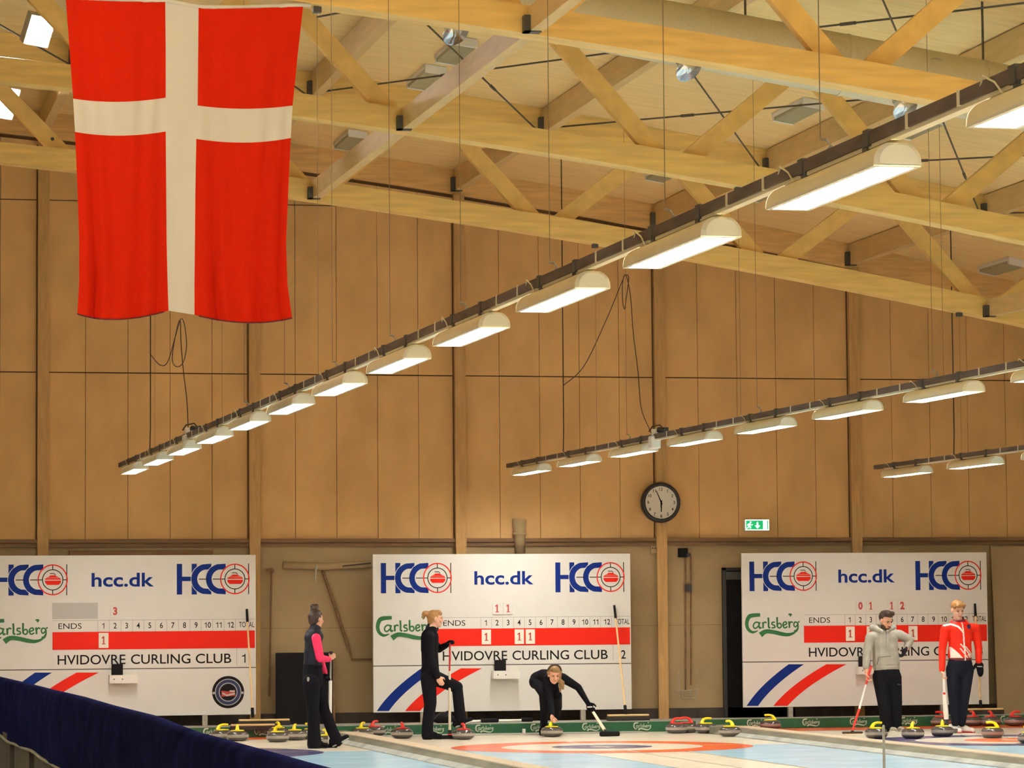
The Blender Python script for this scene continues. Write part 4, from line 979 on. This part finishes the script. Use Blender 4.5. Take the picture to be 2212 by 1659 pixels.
class Head:
    def __init__(h, c, f, up=(0, 0, 1), s=1.0):
        h.c = Vector(c); h.f = Vector(f).normalized(); up = Vector(up); h.r = h.f.cross(up).normalized(); h.u = h.r.cross(h.f).normalized(); h.s = s
    def p(h, r, f, u): return h.c+(h.r*r+h.f*f+h.u*u)*h.s
    def ax(h): return (h.r, h.f, h.u)
    def ell(h, mb, r, f, u, a, b, c, n=14): mb.ball(h.p(r, f, u), (a*h.s, b*h.s, c*h.s), h.ax(), n)
    def flesh(h, mb):
        h.ell(mb, 0, -.012, .030, .073, .094, .084); h.ell(mb, 0, .022, -.035, .060, .064, .080)
        h.ell(mb, 0, .050, -.085, .030, .030, .026); h.ell(mb, 0, .060, .022, .052, .026, .018)
        mb.cap(h.p(0, .086, .006), h.p(0, .104, -.026), .010*h.s, .014*h.s)
        for q in (-1, 1):
            h.ell(mb, q*.073, -.004, -.006, .012, .022, .032); h.ell(mb, q*.040, .058, -.030, .022, .022, .022)
            h.ell(mb, q*.014, .093, -.030, .010, .010, .008)
        h.ell(mb, 0, .076, -.060, .024, .012, .012)
    def details(h, par, brow='hairb'):
        mb = MB()
        for q in (-1, 1): h.ell(mb, q*.031, .079, .006, .011, .006, .006, 10)
        obj('eye', mb, 'eye', par, True)
        mb = MB(); mb.cap(h.p(-.02, .0865, -.0585), h.p(.02, .0865, -.0585), .0038*h.s, .0038*h.s, n=8); obj('mouth', mb, 'lip', par, True)
        mb = MB()
        for q in (-1, 1): mb.cap(h.p(q*.016, .089, .022), h.p(q*.046, .080, .024), .0045*h.s, .0035*h.s, n=8)
        obj('eyebrow', mb, brow, par, True)
def person(loc, label):
    return thing('person', loc, label, 'person', 'curlers on the ice')
def mapper(ox, oy, S, Y):
    return (lambda cx, cy, dy=0: at(ox+cx/S, oy+cy/S, Y=Y+dy)), (Y*1.025/F)/S
def shoe(par, heel, toe, m, solem, s=1.0, up=(0, 0, 1)):
    heel, toe = Vector(heel), Vector(toe); d = (toe-heel); u = Vector(up)
    mb = MB(); sd = d.cross(u).normalized()
    mb.cap(heel+u*.045*s, toe+u*.032*s-d*.12, .042*s, .034*s, sd, .95); mb.cap(heel+u*.075*s+d*.05, heel+u*.055*s+d*.5, .040*s, .038*s, sd, .9)
    o = fused('shoe', mb, m, par, .006, 5)
    mb = MB(); mb.cap(heel+u*.010*s, toe+u*.010*s-d*.08, .043*s, .038*s, sd, .30); obj('sole', mb, solem, o, True)
X_, Y_, Z_ = Vector((1, 0, 0)), Vector((0, 1, 0)), Vector((0, 0, 1))

# woman in charcoal vest with pink sleeves, seen from behind
g = at(690, 1616, Z=0); J, k = mapper(630, 1290, 4.88, g.y)
P = person((g.x, g.y, 0), 'woman in charcoal vest with pink sleeves seen from behind, hair in bun')
f = Vector((.86, .5, 0)).normalized(); sd = f.cross(Z_)         # her right side
H1 = Head(J(258, 232), f, (0, 0, 1), 1.0)
b = MB(); H1.flesh(b); b.cap(J(258, 300), J(240, 370), 52*k, 56*k)
b.cap(J(240, 400), J(225, 560), 95*k, 80*k, sd, .75); b.cap(J(225, 560), J(225, 820), 80*k, 95*k, sd, .8)
sh, el, wr = J(258, 430, -.10), J(300, 645, -.12), J(392, 655, -.02)
b.cap(sh, el, 38*k, 33*k); b.cap(el, wr, 33*k, 22*k); hand(b, J(398, 652, -.02), J(440, 622, .0)-J(398, 652, -.02), (0, 1, 0), (0, 0, 1), .75, .9)
sh2, el2, wr2 = J(250, 430, .16), J(300, 640, .17), J(352, 800, .12)
b.cap(sh2, el2, 38*k, 33*k); b.cap(el2, wr2, 33*k, 22*k)
hipL, knL, anL = J(205, 900, -.08), J(226, 1180, -.08), J(235, 1530, -.06); hipR, knR, anR = J(250, 900, .09), J(345, 1190, .06), J(475, 1500, .04)
for a_, b_, c_ in ((hipL, knL, anL), (hipR, knR, anR)): b.cap(a_, b_, 65*k, 48*k); b.cap(b_, c_, 48*k, 34*k)
body = fused('body', b, 'skin', P, .006)
b = MB(); b.cap(J(235, 405), J(222, 560), 112*k, 98*k, sd, .78); b.cap(J(222, 560), J(222, 735), 98*k, 108*k, sd, .86); b.cap(J(250, 318), J(243, 370), 60*k, 66*k)
b.cap(J(200, 415, .0), J(285, 415, .02), 62*k, 54*k); b.cap(J(245, 350), J(210, 430), 60*k, 80*k)
o = fused('vest', b, 'clothn', P, .008, 14); obj('hem_band', MB().cap(J(222, 728), J(222, 744), 110*k, 108*k, sd, .88), 'cloth', P, True)
b = MB(); b.cap(sh, el, 50*k, 44*k); b.cap(el, wr, 42*k, 30*k); fused('sleeve', b, 'pink', P, .007)
b = MB(); b.cap(sh2, el2, 46*k, 40*k); b.cap(el2, wr2, 38*k, 28*k); fused('sleeve', b, 'pink', P, .007)
b = MB(); hand(b, J(352, 815, .12), J(385, 905, .03)-J(352, 815, .12), (.6, -.6, 0), (0, -1, .3), .8, 1.05, 1.25); fused('glove', b, 'cloth', P, .006, 4)
b = MB(); b.cap(J(222, 775), J(222, 880), 106*k, 112*k, sd, .95); b.cap(hipL, knL, 92*k, 66*k); b.cap(knL, J(234, 1400, -.07), 64*k, 66*k); b.cap(J(234, 1400, -.07), J(240, 1552, -.06), 66*k, 78*k)
b.cap(hipR, knR, 90*k, 62*k); b.cap(knR, J(425, 1400, .05), 62*k, 60*k); b.cap(J(425, 1400, .05), J(478, 1512, .04), 58*k, 64*k)
fused('trousers', b, 'cloth', P, .008)
b = MB(); b.ball(J(175, 865, -.17), (.018, .006, .030)); obj('pocket_patch', b, 'zinc', P, True)
shoe(P, J(235, 1588, -.06), J(378, 1592, -.08), 'cloth', 'black'); sf = J(440, 1578, .03); st_ = J(612, 1488, .02)
shoe(P, sf, st_, 'cloth', 'grey', 1, Vector((-.42, 0, .9)))
b = MB(); H1.ell(b, 0, -.022, .030, .080, .092, .088); H1.ell(b, 0, -.05, -.02, .066, .055, .06); H1.ell(b, 0, .01, .065, .066, .075, .052); fused('hair', b, 'hairb', P, .007)
b = MB(); b.ball(J(240, 118), (43*k, 40*k, 46*k)); b.ball(J(222, 95), (28*k, 30*k, 24*k)); b.ball(J(262, 92), (24*k, 28*k, 22*k)); b.cap(J(200, 150), J(186, 180), 9*k, 5*k); fused('hair_bun', b, 'hairb', P, .006)
t = thing('curling_broom', J(415, 1000, .02), 'white and silver curling broom held upright by the woman with pink sleeves', 'broom', 'curling brooms in hand')
obj('shaft', MB().tube([J(414, 600, .02), J(408, 880, .02)], .012, 10), 'zinc', t); obj('lower_shaft', MB().tube([J(408, 880, .02), J(403, 1560, .06)], .022, 10), 'wshaft', t)
obj('end_grip', MB().tube([J(416, 572, .02), J(414, 610, .02)], .022, 10), 'blackp', t); q = J(403, 1570, .06); obj('brush_head', MB().box((q.x-.09, q.y-.03, 0), (q.x+.09, q.y+.03, .045)), 'black', t, bevel=.012)

# woman in black, one foot on a stone, profile to the right
g = at(930, 1597, Z=0); J, k = mapper(885, 1300, 5.353, g.y)
P = person((g.x, g.y, 0), 'woman in black with blond ponytail in profile, one foot raised on a red-handled stone')
f = Vector((1, -.08, 0)); sd = Vector((0, -1, 0))
H1 = Head(J(296, 196), f, (.05, 0, 1), 1.02)
b = MB(); H1.flesh(b); b.cap(J(270, 270), J(252, 350), 50*k, 58*k)
b.cap(J(235, 400), J(235, 560), 95*k, 92*k, sd, .85); b.cap(J(235, 560), J(235, 840), 90*k, 100*k, sd, .85)
s1_, e1, w1 = J(235, 420, .18), J(338, 545, .17), J(425, 500, .06); s2, e2, w2 = J(228, 410, -.19), J(238, 660, -.22), J(322, 860, -.18)
b.cap(s1_, e1, 40*k, 34*k); b.cap(e1, w1, 34*k, 24*k); b.cap(s2, e2, 40*k, 34*k); b.cap(e2, w2, 34*k, 24*k)
hand(b, J(325, 868, -.18), J(362, 935, -.18)-J(325, 868, -.18), (.2, .9, 0), (1, -.2, .3), .45, 1.0, 1.1)
hB, kB, aB = J(215, 890, -.08), J(238, 1180, -.08), J(200, 1500, -.06); hF, kF, aF = J(285, 880, .08), J(548, 985, .04), J(588, 1370, -.02)
for a_, b_, c_ in ((hB, kB, aB), (hF, kF, aF)): b.cap(a_, b_, 66*k, 50*k); b.cap(b_, c_, 50*k, 34*k)
fused('body', b, 'skinp', P, .006)
b = MB(); b.cap(J(232, 405), J(230, 560), 108*k, 106*k, sd, .95); b.cap(J(230, 560), J(240, 800), 104*k, 108*k, sd, .92); b.cap(J(262, 310), J(240, 360), 60*k, 80*k, sd, .9)
b.cap(J(225, 395, -.15), J(225, 395, .15), 62*k, 62*k)
b.cap(s1_, e1, 56*k, 46*k); b.cap(e1, w1, 46*k, 34*k); b.cap(s2, e2, 58*k, 48*k); b.cap(e2, w2, 48*k, 36*k)
fused('jacket', b, 'cloth', P, .007)
b = MB(); b.cap(J(225, 278, -.0), J(300, 335, 0), 30*k, 24*k, sd, 2.2); fused('collar', b, 'clothn', P, .006)
b = MB(); b.cap(J(300, 345, -.02), J(314, 400, -.02), 12*k, 10*k); obj('shirt_edge', b, 'white', P, True)
b = MB(); hand(b, w1, J(478, 452, .0)-w1, (.4, -.5, -.6), (-.3, -.4, .8), .95, 1.05, 1.3); fused('glove', b, 'cloth', P, .006, 4)
b = MB(); b.cap(J(235, 800), J(238, 880), 110*k, 112*k, sd, 1.0); b.cap(hB, kB, 92*k, 74*k); b.cap(kB, J(206, 1420, -.06), 72*k, 66*k); b.cap(J(206, 1420, -.06), J(205, 1545, -.06), 66*k, 70*k)
b.cap(hF, kF, 92*k, 68*k); b.cap(kF, aF, 64*k, 66*k); b.cap(J(576, 1250, 0), J(590, 1380, -.02), 64*k, 70*k); fused('trousers', b, 'cloth', P, .008)
shoe(P, J(210, 1585, -.06), J(378, 1590, -.06), 'cloth', 'black', 1.05); shoe(P, J(540, 1452, -.03), J(735, 1382, -.03), 'cloth', 'grey', 1.0, Vector((-.33, 0, .94)))
b = MB(); H1.ell(b, 0, -.022, .032, .080, .094, .086); H1.ell(b, 0, -.055, -.025, .062, .05, .062); H1.ell(b, 0, .025, .066, .064, .066, .050); fused('hair', b, 'hairg', P, .007)
b = MB(); b.cap(J(212, 135), J(178, 138), 32*k, 36*k); b.cap(J(178, 138), J(150, 152), 32*k, 14*k); b.cap(J(160, 160), J(156, 200), 14*k, 8*k); fused('ponytail', b, 'hairg', P, .006)
H1.details(P, 'hairl')
t = thing('curling_broom', J(462, 1500, .0), 'red and white curling broom upright in the gloved hand of the woman in black', 'broom', 'curling brooms in hand')
obj('upper_shaft', MB().tube([J(466, 440, .0), J(461, 800, .0)], .012, 10), 'redgrip', t); obj('lower_shaft', MB().tube([J(461, 800, .0), J(463, 1490, .0)], [.016, .018], 10), 'cream', t)
q = J(450, 1570, 0); obj('brush_head', MB().box((q.x-.09, q.y-.035, .0), (q.x+.09, q.y+.035, .05)), 'black', t, bevel=.014); obj('ferrule', MB().tube([J(463, 1480, 0), (q.x+.015, q.y, .05)], .020, 8), 'blackp', t)
obj('orange_pad', MB().box((q.x-.02, q.y-.045, .052), (q.x+.085, q.y-.01, .066)), 'redp', t, bevel=.004)

# crouching curler delivering a stone
g = at(1192, 1592, Z=0); yc = g.y+.085; J, k = mapper(1120, 1410, 8.296, yc+.25)
P = person((g.x, yc+.3, 0), 'woman in black crouching to slide a yellow-handled stone along the ice')
H1 = Head(J(640, 395, -.20), (-.02, -.93, -.30), (.04, -.3, .95), 1.02)
b = MB(); H1.flesh(b); b.cap(J(645, 430, -.12), J(630, 420, .05), 46*k, 56*k)
b.cap(J(640, 440, .08), J(450, 460, .32), 92*k, 96*k, (.3, 0, 1), 1.0); b.cap(J(450, 460, .32), J(330, 500, .42), 95*k, 95*k)
sL, eL, wL = J(520, 470, -.02), J(575, 860, -.10), J(608, 1110, -.26); sR, eR, wR = J(790, 450, .0), J(1070, 620, .0), J(1245, 905, -.08)
b.cap(sL, eL, 62*k, 48*k); b.cap(eL, wL, 48*k, 32*k); b.cap(sR, eR, 62*k, 48*k); b.cap(eR, wR, 48*k, 34*k)
hand(b, J(606, 1112, -.26), J(602, 1215, -.30)-J(606, 1112, -.26), (.2, -.6, -.5), (.2, .9, .1), .95, 1.0, 1.15)
h1, k1, a1 = J(350, 520, .40), J(470, 730, .06), J(448, 1390, .33); h2, k2, a2 = J(500, 520, .40), J(690, 760, .10), J(690, 1110, .62)
for a_, b_, c_ in ((h1, k1, a1), (h2, k2, a2)): b.cap(a_, b_, 90*k, 76*k); b.cap(b_, c_, 76*k, 46*k)
fused('body', b, 'skin', P, .006)
b = MB(); b.cap(J(670, 440, .08), J(450, 440, .32), 135*k, 150*k); b.cap(J(450, 440, .32), J(330, 470, .45), 150*k, 130*k); b.cap(J(500, 430, .05), J(780, 450, .05), 92*k, 84*k)
b.cap(sL, eL, 82*k, 62*k); b.cap(eL, wL, 60*k, 44*k); b.cap(sR, eR, 88*k, 66*k); b.cap(eR, wR, 66*k, 44*k); b.cap(J(590, 560, .12), J(640, 700, .16), 120*k, 100*k)
fused('top', b, 'cloth', P, .008)
b = MB(); b.cap(J(330, 520, .42), J(420, 540, .42), 145*k, 140*k); b.cap(h1, k1, 130*k, 108*k); b.cap(k1, J(470, 1000, .15), 108*k, 88*k); b.cap(J(470, 1000, .15), a1, 88*k, 60*k)
b.cap(h2, k2, 120*k, 92*k); b.cap(k2, J(700, 980, .38), 92*k, 84*k); b.cap(J(700, 980, .38), J(690, 1150, .62), 80*k, 60*k)
fused('trousers', b, 'cloth', P, .008)
b = MB(); hand(b, wR, J(1310, 1030, -.06)-wR, (.4, -.2, -.6), (.5, -.6, .3), .9, 1.05, 1.3); fused('glove', b, 'cloth', P, .006, 4)
b = MB(); b.cap(J(1240, 975, -.13), J(1312, 972, -.13), 14*k, 14*k); obj('glove_band', b, 'grey', P, True)
q0 = J(446, 1400, .33); shoe(P, (q0.x, q0.y+.10, .0), (q0.x+.03, q0.y-.15, .0), 'cloth', 'black', 1.0); q1 = J(690, 1100, .62); shoe(P, (q1.x, q1.y+.10, .02), (q1.x+.02, q1.y-.14, .0), 'cloth', 'black')
b = MB(); H1.ell(b, 0, -.028, .042, .084, .088, .092); H1.ell(b, 0, .028, .076, .064, .056, .046)
b.cap(H1.p(.078, -.0, .03), J(782, 540, -.16), .026, .036); b.cap(J(782, 540, -.16), J(800, 650, -.16), .036, .014); b.cap(J(760, 560, -.15), J(745, 700, -.12), .03, .012)
b.cap(H1.p(-.078, -.0, .04), H1.p(-.085, .0, -.07), .020, .016); fused('hair', b, 'hairl', P, .007)
b = MB()
for i in range(15):
    a_ = R(-8+196*i/14); a2_ = R(-8+196*(i+1)/14)
    b.cap(H1.p(.087*math.cos(a_), -.006, .040+.094*math.sin(a_)), H1.p(.087*math.cos(a2_), -.006, .040+.094*math.sin(a2_)), .011, .011, Y_, 1.5, 8)
fused('headband', b, 'hairb', P, .006, 3)
H1.details(P, 'hairl')
t = thing('curling_broom', J(1570, 1380, -.1), 'cream broom with black head stretched sideways by the crouching curler', 'broom', 'curling brooms in hand')
q = at(1120+1648/8.296, 1410+1500/8.296, Z=0); tip = Vector((q.x-.07, q.y+.04, .085))
obj('shaft', MB().tube([J(1318, 1030, -.06), tip], [.018, .022], 10), 'cream', t); obj('upper_shaft', MB().tube([J(1250, 925, -.06), J(1330, 1050, -.06)], .014, 10), 'zinc', t)
obj('ferrule', MB().tube([tip, (q.x-.03, q.y+.04, .06)], .014, 8), 'blackp', t); obj('brush_head', MB().box((q.x-.135, q.y, .0), (q.x+.135, q.y+.08, .066)), 'black', t, bevel=.02)

# man in grey hooded top
g = at(1922, 1581, Z=0); J, k = mapper(1820, 1300, 5.353, g.y)
P = person((g.x, g.y, 0), 'bearded man in grey hooded top looking down, one hand on hip')
f = Vector((.38, -.85, -.36)); H1 = Head(J(498, 220, -.06), f, (.14, -.28, .95), 1.04)
b = MB(); H1.flesh(b); b.cap(J(490, 290, -.02), J(485, 360, .0), 50*k, 60*k)
b.cap(J(490, 420), J(500, 600), 130*k, 125*k, X_, .66); b.cap(J(500, 600), J(512, 830), 122*k, 128*k, X_, .66)
s1_, e1, w1 = J(318, 410), J(278, 620, -.02), J(278, 810, -.08); s2, e2, w2 = J(655, 380), J(775, 440, .05), J(735, 545, -.02)
b.cap(s1_, e1, 46*k, 40*k); b.cap(e1, w1, 40*k, 28*k); b.cap(s2, e2, 46*k, 42*k); b.cap(e2, w2, 42*k, 30*k)
hand(b, J(278, 822, -.08), J(288, 905, -.10)-J(278, 822, -.08), (.7, -.5, 0), (.2, -1, 0), .7, 1.05)
hL, kL, aL = J(435, 870), J(478, 1180, -.04), J(520, 1430, .0); hR, kR, aR = J(590, 870), J(618, 1180, -.03), J(625, 1430, .02)
for a_, b_, c_ in ((hL, kL, aL), (hR, kR, aR)): b.cap(a_, b_, 62*k, 50*k); b.cap(b_, c_, 50*k, 36*k)
fused('body', b, 'skin', P, .006)
b = MB(); b.cap(J(490, 410), J(498, 600), 158*k, 158*k, X_, .72); b.cap(J(498, 600), J(508, 715), 160*k, 168*k, X_, .74); b.cap(J(335, 408), J(632, 382), 64*k, 64*k, Y_, 1.0); b.cap(J(410, 345, .03), J(570, 335, .03), 52*k, 52*k)
b.cap(s1_, e1, 58*k, 49*k); b.cap(e1, J(272, 760, -.06), 49*k, 42*k); b.cap(s2, e2, 60*k, 53*k); b.cap(e2, J(748, 520, 0), 52*k, 44*k); b.cap(J(345, 300, .05), J(430, 330, -.02), 40*k, 46*k)
fused('hooded_top', b, 'hoodie', P, .007)
b = MB(); b.cap(J(400, 310, .06), J(580, 300, .06), 56*k, 48*k); b.cap(J(380, 300, .0), J(455, 345, -.11), 34*k, 26*k); b.cap(J(580, 300, .0), J(520, 345, -.11), 30*k, 24*k); fused('hood', b, 'hoodie', P, .007)
b = MB(); b.cap(J(345, 758), J(672, 758), 22*k, 22*k, Z_, 1); fused('waistband', MB().cap(J(508, 748), J(508, 766), 168*k, 164*k, X_, .72), 'hoodie', P, .008)
b = MB(); b.cap(J(518, 355, -.15), J(516, 520, -.17), 4*k, 4*k); b.cap(J(442, 370, -.15), J(440, 470, -.17), 4*k, 4*k); obj('drawstring', b, 'grey', P, True)
b = MB(); b.cap(J(420, 640, -.175), J(400, 720, -.175), 5*k, 5*k); b.cap(J(430, 640, -.178), J(560, 630, -.178), 4*k, 4*k); obj('pocket_seam', b, 'slat', P, True)
b = MB(); hand(b, w2, J(690, 640, -.06)-w2, (-.8, .2, -.1), (.2, -.9, .2), .45, 1.1, 1.3); fused('glove', b, 'clothn', P, .006, 4)
b = MB(); b.cap(J(512, 800), J(512, 860), 160*k, 160*k, X_, .75); b.cap(hL, kL, 94*k, 74*k); b.cap(kL, J(505, 1430), 72*k, 66*k); b.cap(J(505, 1430), J(535, 1455), 66*k, 62*k); b.cap(hR, kR, 96*k, 74*k); b.cap(kR, J(622, 1440, .02), 72*k, 66*k)
fused('trousers', b, 'cloth', P, .008); b = MB(); b.cap(J(636, 955, -.135), J(668, 960, -.13), 4*k, 4*k); obj('trouser_logo', b, 'slat', P, True)
def gq(cx, cy): p = J(cx, cy); return Vector((p.x, p.y, 0))
a_ = gq(520, 1500); shoe(P, (a_.x, a_.y+.12, 0), (a_.x+.07, a_.y-.16, 0), 'shoeg', 'white'); a_ = gq(628, 1490); shoe(P, (a_.x, a_.y+.12, 0), (a_.x+.05, a_.y-.16, 0), 'shoeg', 'white')
b = MB(); H1.ell(b, 0, -.030, .045, .080, .088, .088); H1.ell(b, 0, .005, .098, .068, .078, .048); b.cap(H1.p(-.03, .055, .118), H1.p(.045, .06, .122), .036, .036); b.cap(H1.p(.03, .04, .135), H1.p(.06, .05, .125), .024, .02); fused('hair', b, 'hairb', P, .007)
b = MB(); H1.ell(b, 0, .058, -.092, .038, .034, .026); H1.ell(b, .045, .03, -.07, .022, .04, .036); H1.ell(b, -.045, .03, -.07, .022, .04, .036); b.cap(H1.p(-.022, .092, -.046), H1.p(.022, .092, -.046), .006, .006); fused('beard', b, 'beard', P, .006)
H1.details(P)
t = thing('curling_broom', J(120, 1500, -.1), 'red and white broom held slanting to the ice by the man in grey', 'broom', 'curling brooms in hand')
q = at(1820+115/5.353, 1300+1530/5.353, Z=0)
w_ = J(318, 790, -.11); w3 = J(272, 955, -.12); w4 = J(192, 1245, -.16); w5 = Vector((q.x, q.y, .045))
obj('grip', MB().tube([J(335, 740, -.10), w_, w3], .017, 10), 'redgrip', t); obj('shaft', MB().tube([w3, w4], [.012, .016], 10), 'wshaft', t); obj('lower_shaft', MB().tube([w4, w5], [.017, .012], 10), 'redp', t)
obj('brush_head', MB().box((q.x-.135, q.y-.04, .008), (q.x+.135, q.y+.04, .032)), 'bristle', t, bevel=.01); obj('ferrule', MB().tube([w5, (q.x, q.y, .03)], .024, 8), 'blackp', t); obj('pad', MB().box((q.x-.12, q.y-.038, 0), (q.x+.12, q.y+.038, .008)), 'wood', t)

# man in red jacket
g = at(2070, 1583, Z=0); J, k = mapper(2010, 1280, 5.185, g.y)
P = person((g.x, g.y, 0), 'tall blond man in red and white jacket and white shoes, looking down')
f = Vector((.10, -.92, -.34)); H1 = Head(J(302, 192, -.05), f, (.02, -.25, .97), 1.06)
b = MB(); H1.flesh(b); b.cap(J(305, 270, .02), J(310, 340, .02), 50*k, 62*k)
b.cap(J(330, 400), J(330, 600), 118*k, 110*k, X_, .68); b.cap(J(330, 600), J(330, 820), 110*k, 120*k, X_, .68)
s1_, e1, w1 = J(165, 410), J(132, 640, .02), J(130, 860, -.06); s2, e2, w2 = J(505, 400), J(538, 620, .02), J(540, 770, -.02)
b.cap(s1_, e1, 44*k, 38*k); b.cap(e1, w1, 38*k, 26*k); b.cap(s2, e2, 44*k, 38*k); b.cap(e2, w2, 38*k, 26*k)
hand(b, J(132, 870, -.06), J(140, 965, -.08)-J(132, 870, -.06), (.6, -.5, 0), (.4, -.9, 0), .75, 1.05)
hL, kL, aL = J(250, 860), J(258, 1160, -.04), J(278, 1460, .0); hR, kR, aR = J(408, 860), J(380, 1160, -.04), J(350, 1460, .02)
for a_, b_, c_ in ((hL, kL, aL), (hR, kR, aR)): b.cap(a_, b_, 58*k, 46*k); b.cap(b_, c_, 46*k, 32*k)
fused('body', b, 'skinp', P, .006)
b = MB(); b.cap(J(330, 405), J(330, 590), 146*k, 136*k, X_, .74); b.cap(J(330, 590), J(330, 720), 136*k, 146*k, X_, .76); b.cap(J(195, 405), J(475, 397), 56*k, 56*k, Y_, 1); b.cap(J(265, 345, .02), J(370, 342, .02), 52*k, 52*k)
b.cap(s1_, e1, 54*k, 45*k); b.cap(e1, w1, 44*k, 36*k); b.cap(s2, e2, 54*k, 45*k); b.cap(e2, w2, 43*k, 38*k); b.cap(J(312, 300, .03), J(318, 360, .02), 66*k, 84*k, X_, .8)
off = g
def pxy(p):   # jacket coordinates: across and up, in the drawing's units
    A = J(0, 0); S_ = (J(100, 0).x-A.x)/100
    return (p.x+off.x-A.x)/S_, (A.z-p.z)/((A.z-J(0, 100).z)/100)
def paint_j(p):
    if p.y > .02: return 0
    x, y = pxy(p)
    def near(a, b, w_):
        dx, dy = b[0]-a[0], b[1]-a[1]; t_ = max(0, min(1, ((x-a[0])*dx+(y-a[1])*dy)/(dx*dx+dy*dy)))
        return math.hypot(x-a[0]-dx*t_, y-a[1]-dy*t_) < w_
    if y < 330 and 235 < x < 375: return 2
    if near((318, 345), (328, 480), 8) or near((328, 480), (346, 800), 8): return 1
    if near((140, 362), (200, 350), 16) or near((200, 350), (275, 385), 10) or near((275, 385), (325, 450), 9): return 1
    if 735 < y and 180 < x < 480: return 2
    if x < 330 and y > 610 and x > 195 and (y-610) > (x-205)*1.1 and y < 738: return 1
    for a, b in (((290, 630), (385, 750)), ((295, 580), (400, 700)), ((350, 610), (470, 740)), ((380, 700), (420, 750)), ((400, 690), (450, 752))):
        if near(a, b, 7): return 1
    if math.hypot(x-398, y-385) < 27: return 3
    return 0
o = fused('jacket', b, ['jacket', 'jwhite', 'maroon', 'navy'], P, .0042, 8, paint_j)
b = MB(); hand(b, w2, J(560, 905, -.03)-w2, (-.3, -.8, 0), (-.9, -.2, 0), .12, 1.1, 1.35); b.ball(J(558, 870, -.03), (42*k, 26*k, 80*k)); fused('mitten', b, 'cloth', P, .006, 4)
b = MB(); b.cap(J(525, 828, -.07), J(575, 830, -.07), 6*k, 6*k); obj('mitten_band', b, 'grey', P, True)
b = MB(); b.cap(J(330, 790), J(330, 850), 150*k, 148*k, X_, .72); b.cap(hL, kL, 82*k, 64*k); b.cap(kL, aL, 62*k, 46*k); b.cap(hR, kR, 84*k, 64*k); b.cap(kR, aR, 62*k, 46*k); fused('trousers', b, 'jeans', P, .008)
a_ = gq(275, 1540); shoe(P, (a_.x-.02, a_.y+.14, 0), (a_.x+.02, a_.y-.16, 0), 'shoew', 'sole', 1.08); a_ = gq(350, 1540); shoe(P, (a_.x, a_.y+.14, 0), (a_.x+.13, a_.y-.13, 0), 'shoew', 'sole', 1.08)
b = MB(); H1.ell(b, 0, -.028, .036, .080, .090, .082); H1.ell(b, 0, .030, .085, .066, .062, .038); b.cap(H1.p(-.05, .075, .085), H1.p(.045, .085, .08), .022, .026); H1.ell(b, .06, .03, .05, .022, .03, .03); H1.ell(b, -.06, .03, .05, .022, .03, .03)
fused('hair', b, 'hairr', P, .007); H1.details(P, 'hairr')
t = thing('curling_broom', J(180, 1400, -.1), 'thick white broom held upright by the man in red, pointing to the ice', 'broom', 'curling brooms in hand')
obj('shaft', MB().tube([J(146, 890, -.09), J(156, 1110, -.10)], [.018, .020], 10), 'wshaft', t); obj('lower_shaft', MB().tube([J(156, 1110, -.10), J(172, 1340, -.1), J(178, 1420, -.1)], [.028, .036, .030], 12), 'wshaft', t)
q = J(190, 1500, -.1); obj('brush_head', MB().box((q.x-.05, q.y-.04, 0), (q.x+.14, q.y+.04, .06)), 'slat', t, bevel=.012); obj('ferrule', MB().tube([J(178, 1415, -.1), (q.x, q.y, .055)], .024, 8), 'blackp', t)
obj('red_mark', MB().box((J(140, 1120, -.13).x, q.y-.034, J(140, 1142, -.13).z), (J(166, 1120, -.13).x, q.y-.028, J(140, 1118, -.13).z)), 'redp', t)
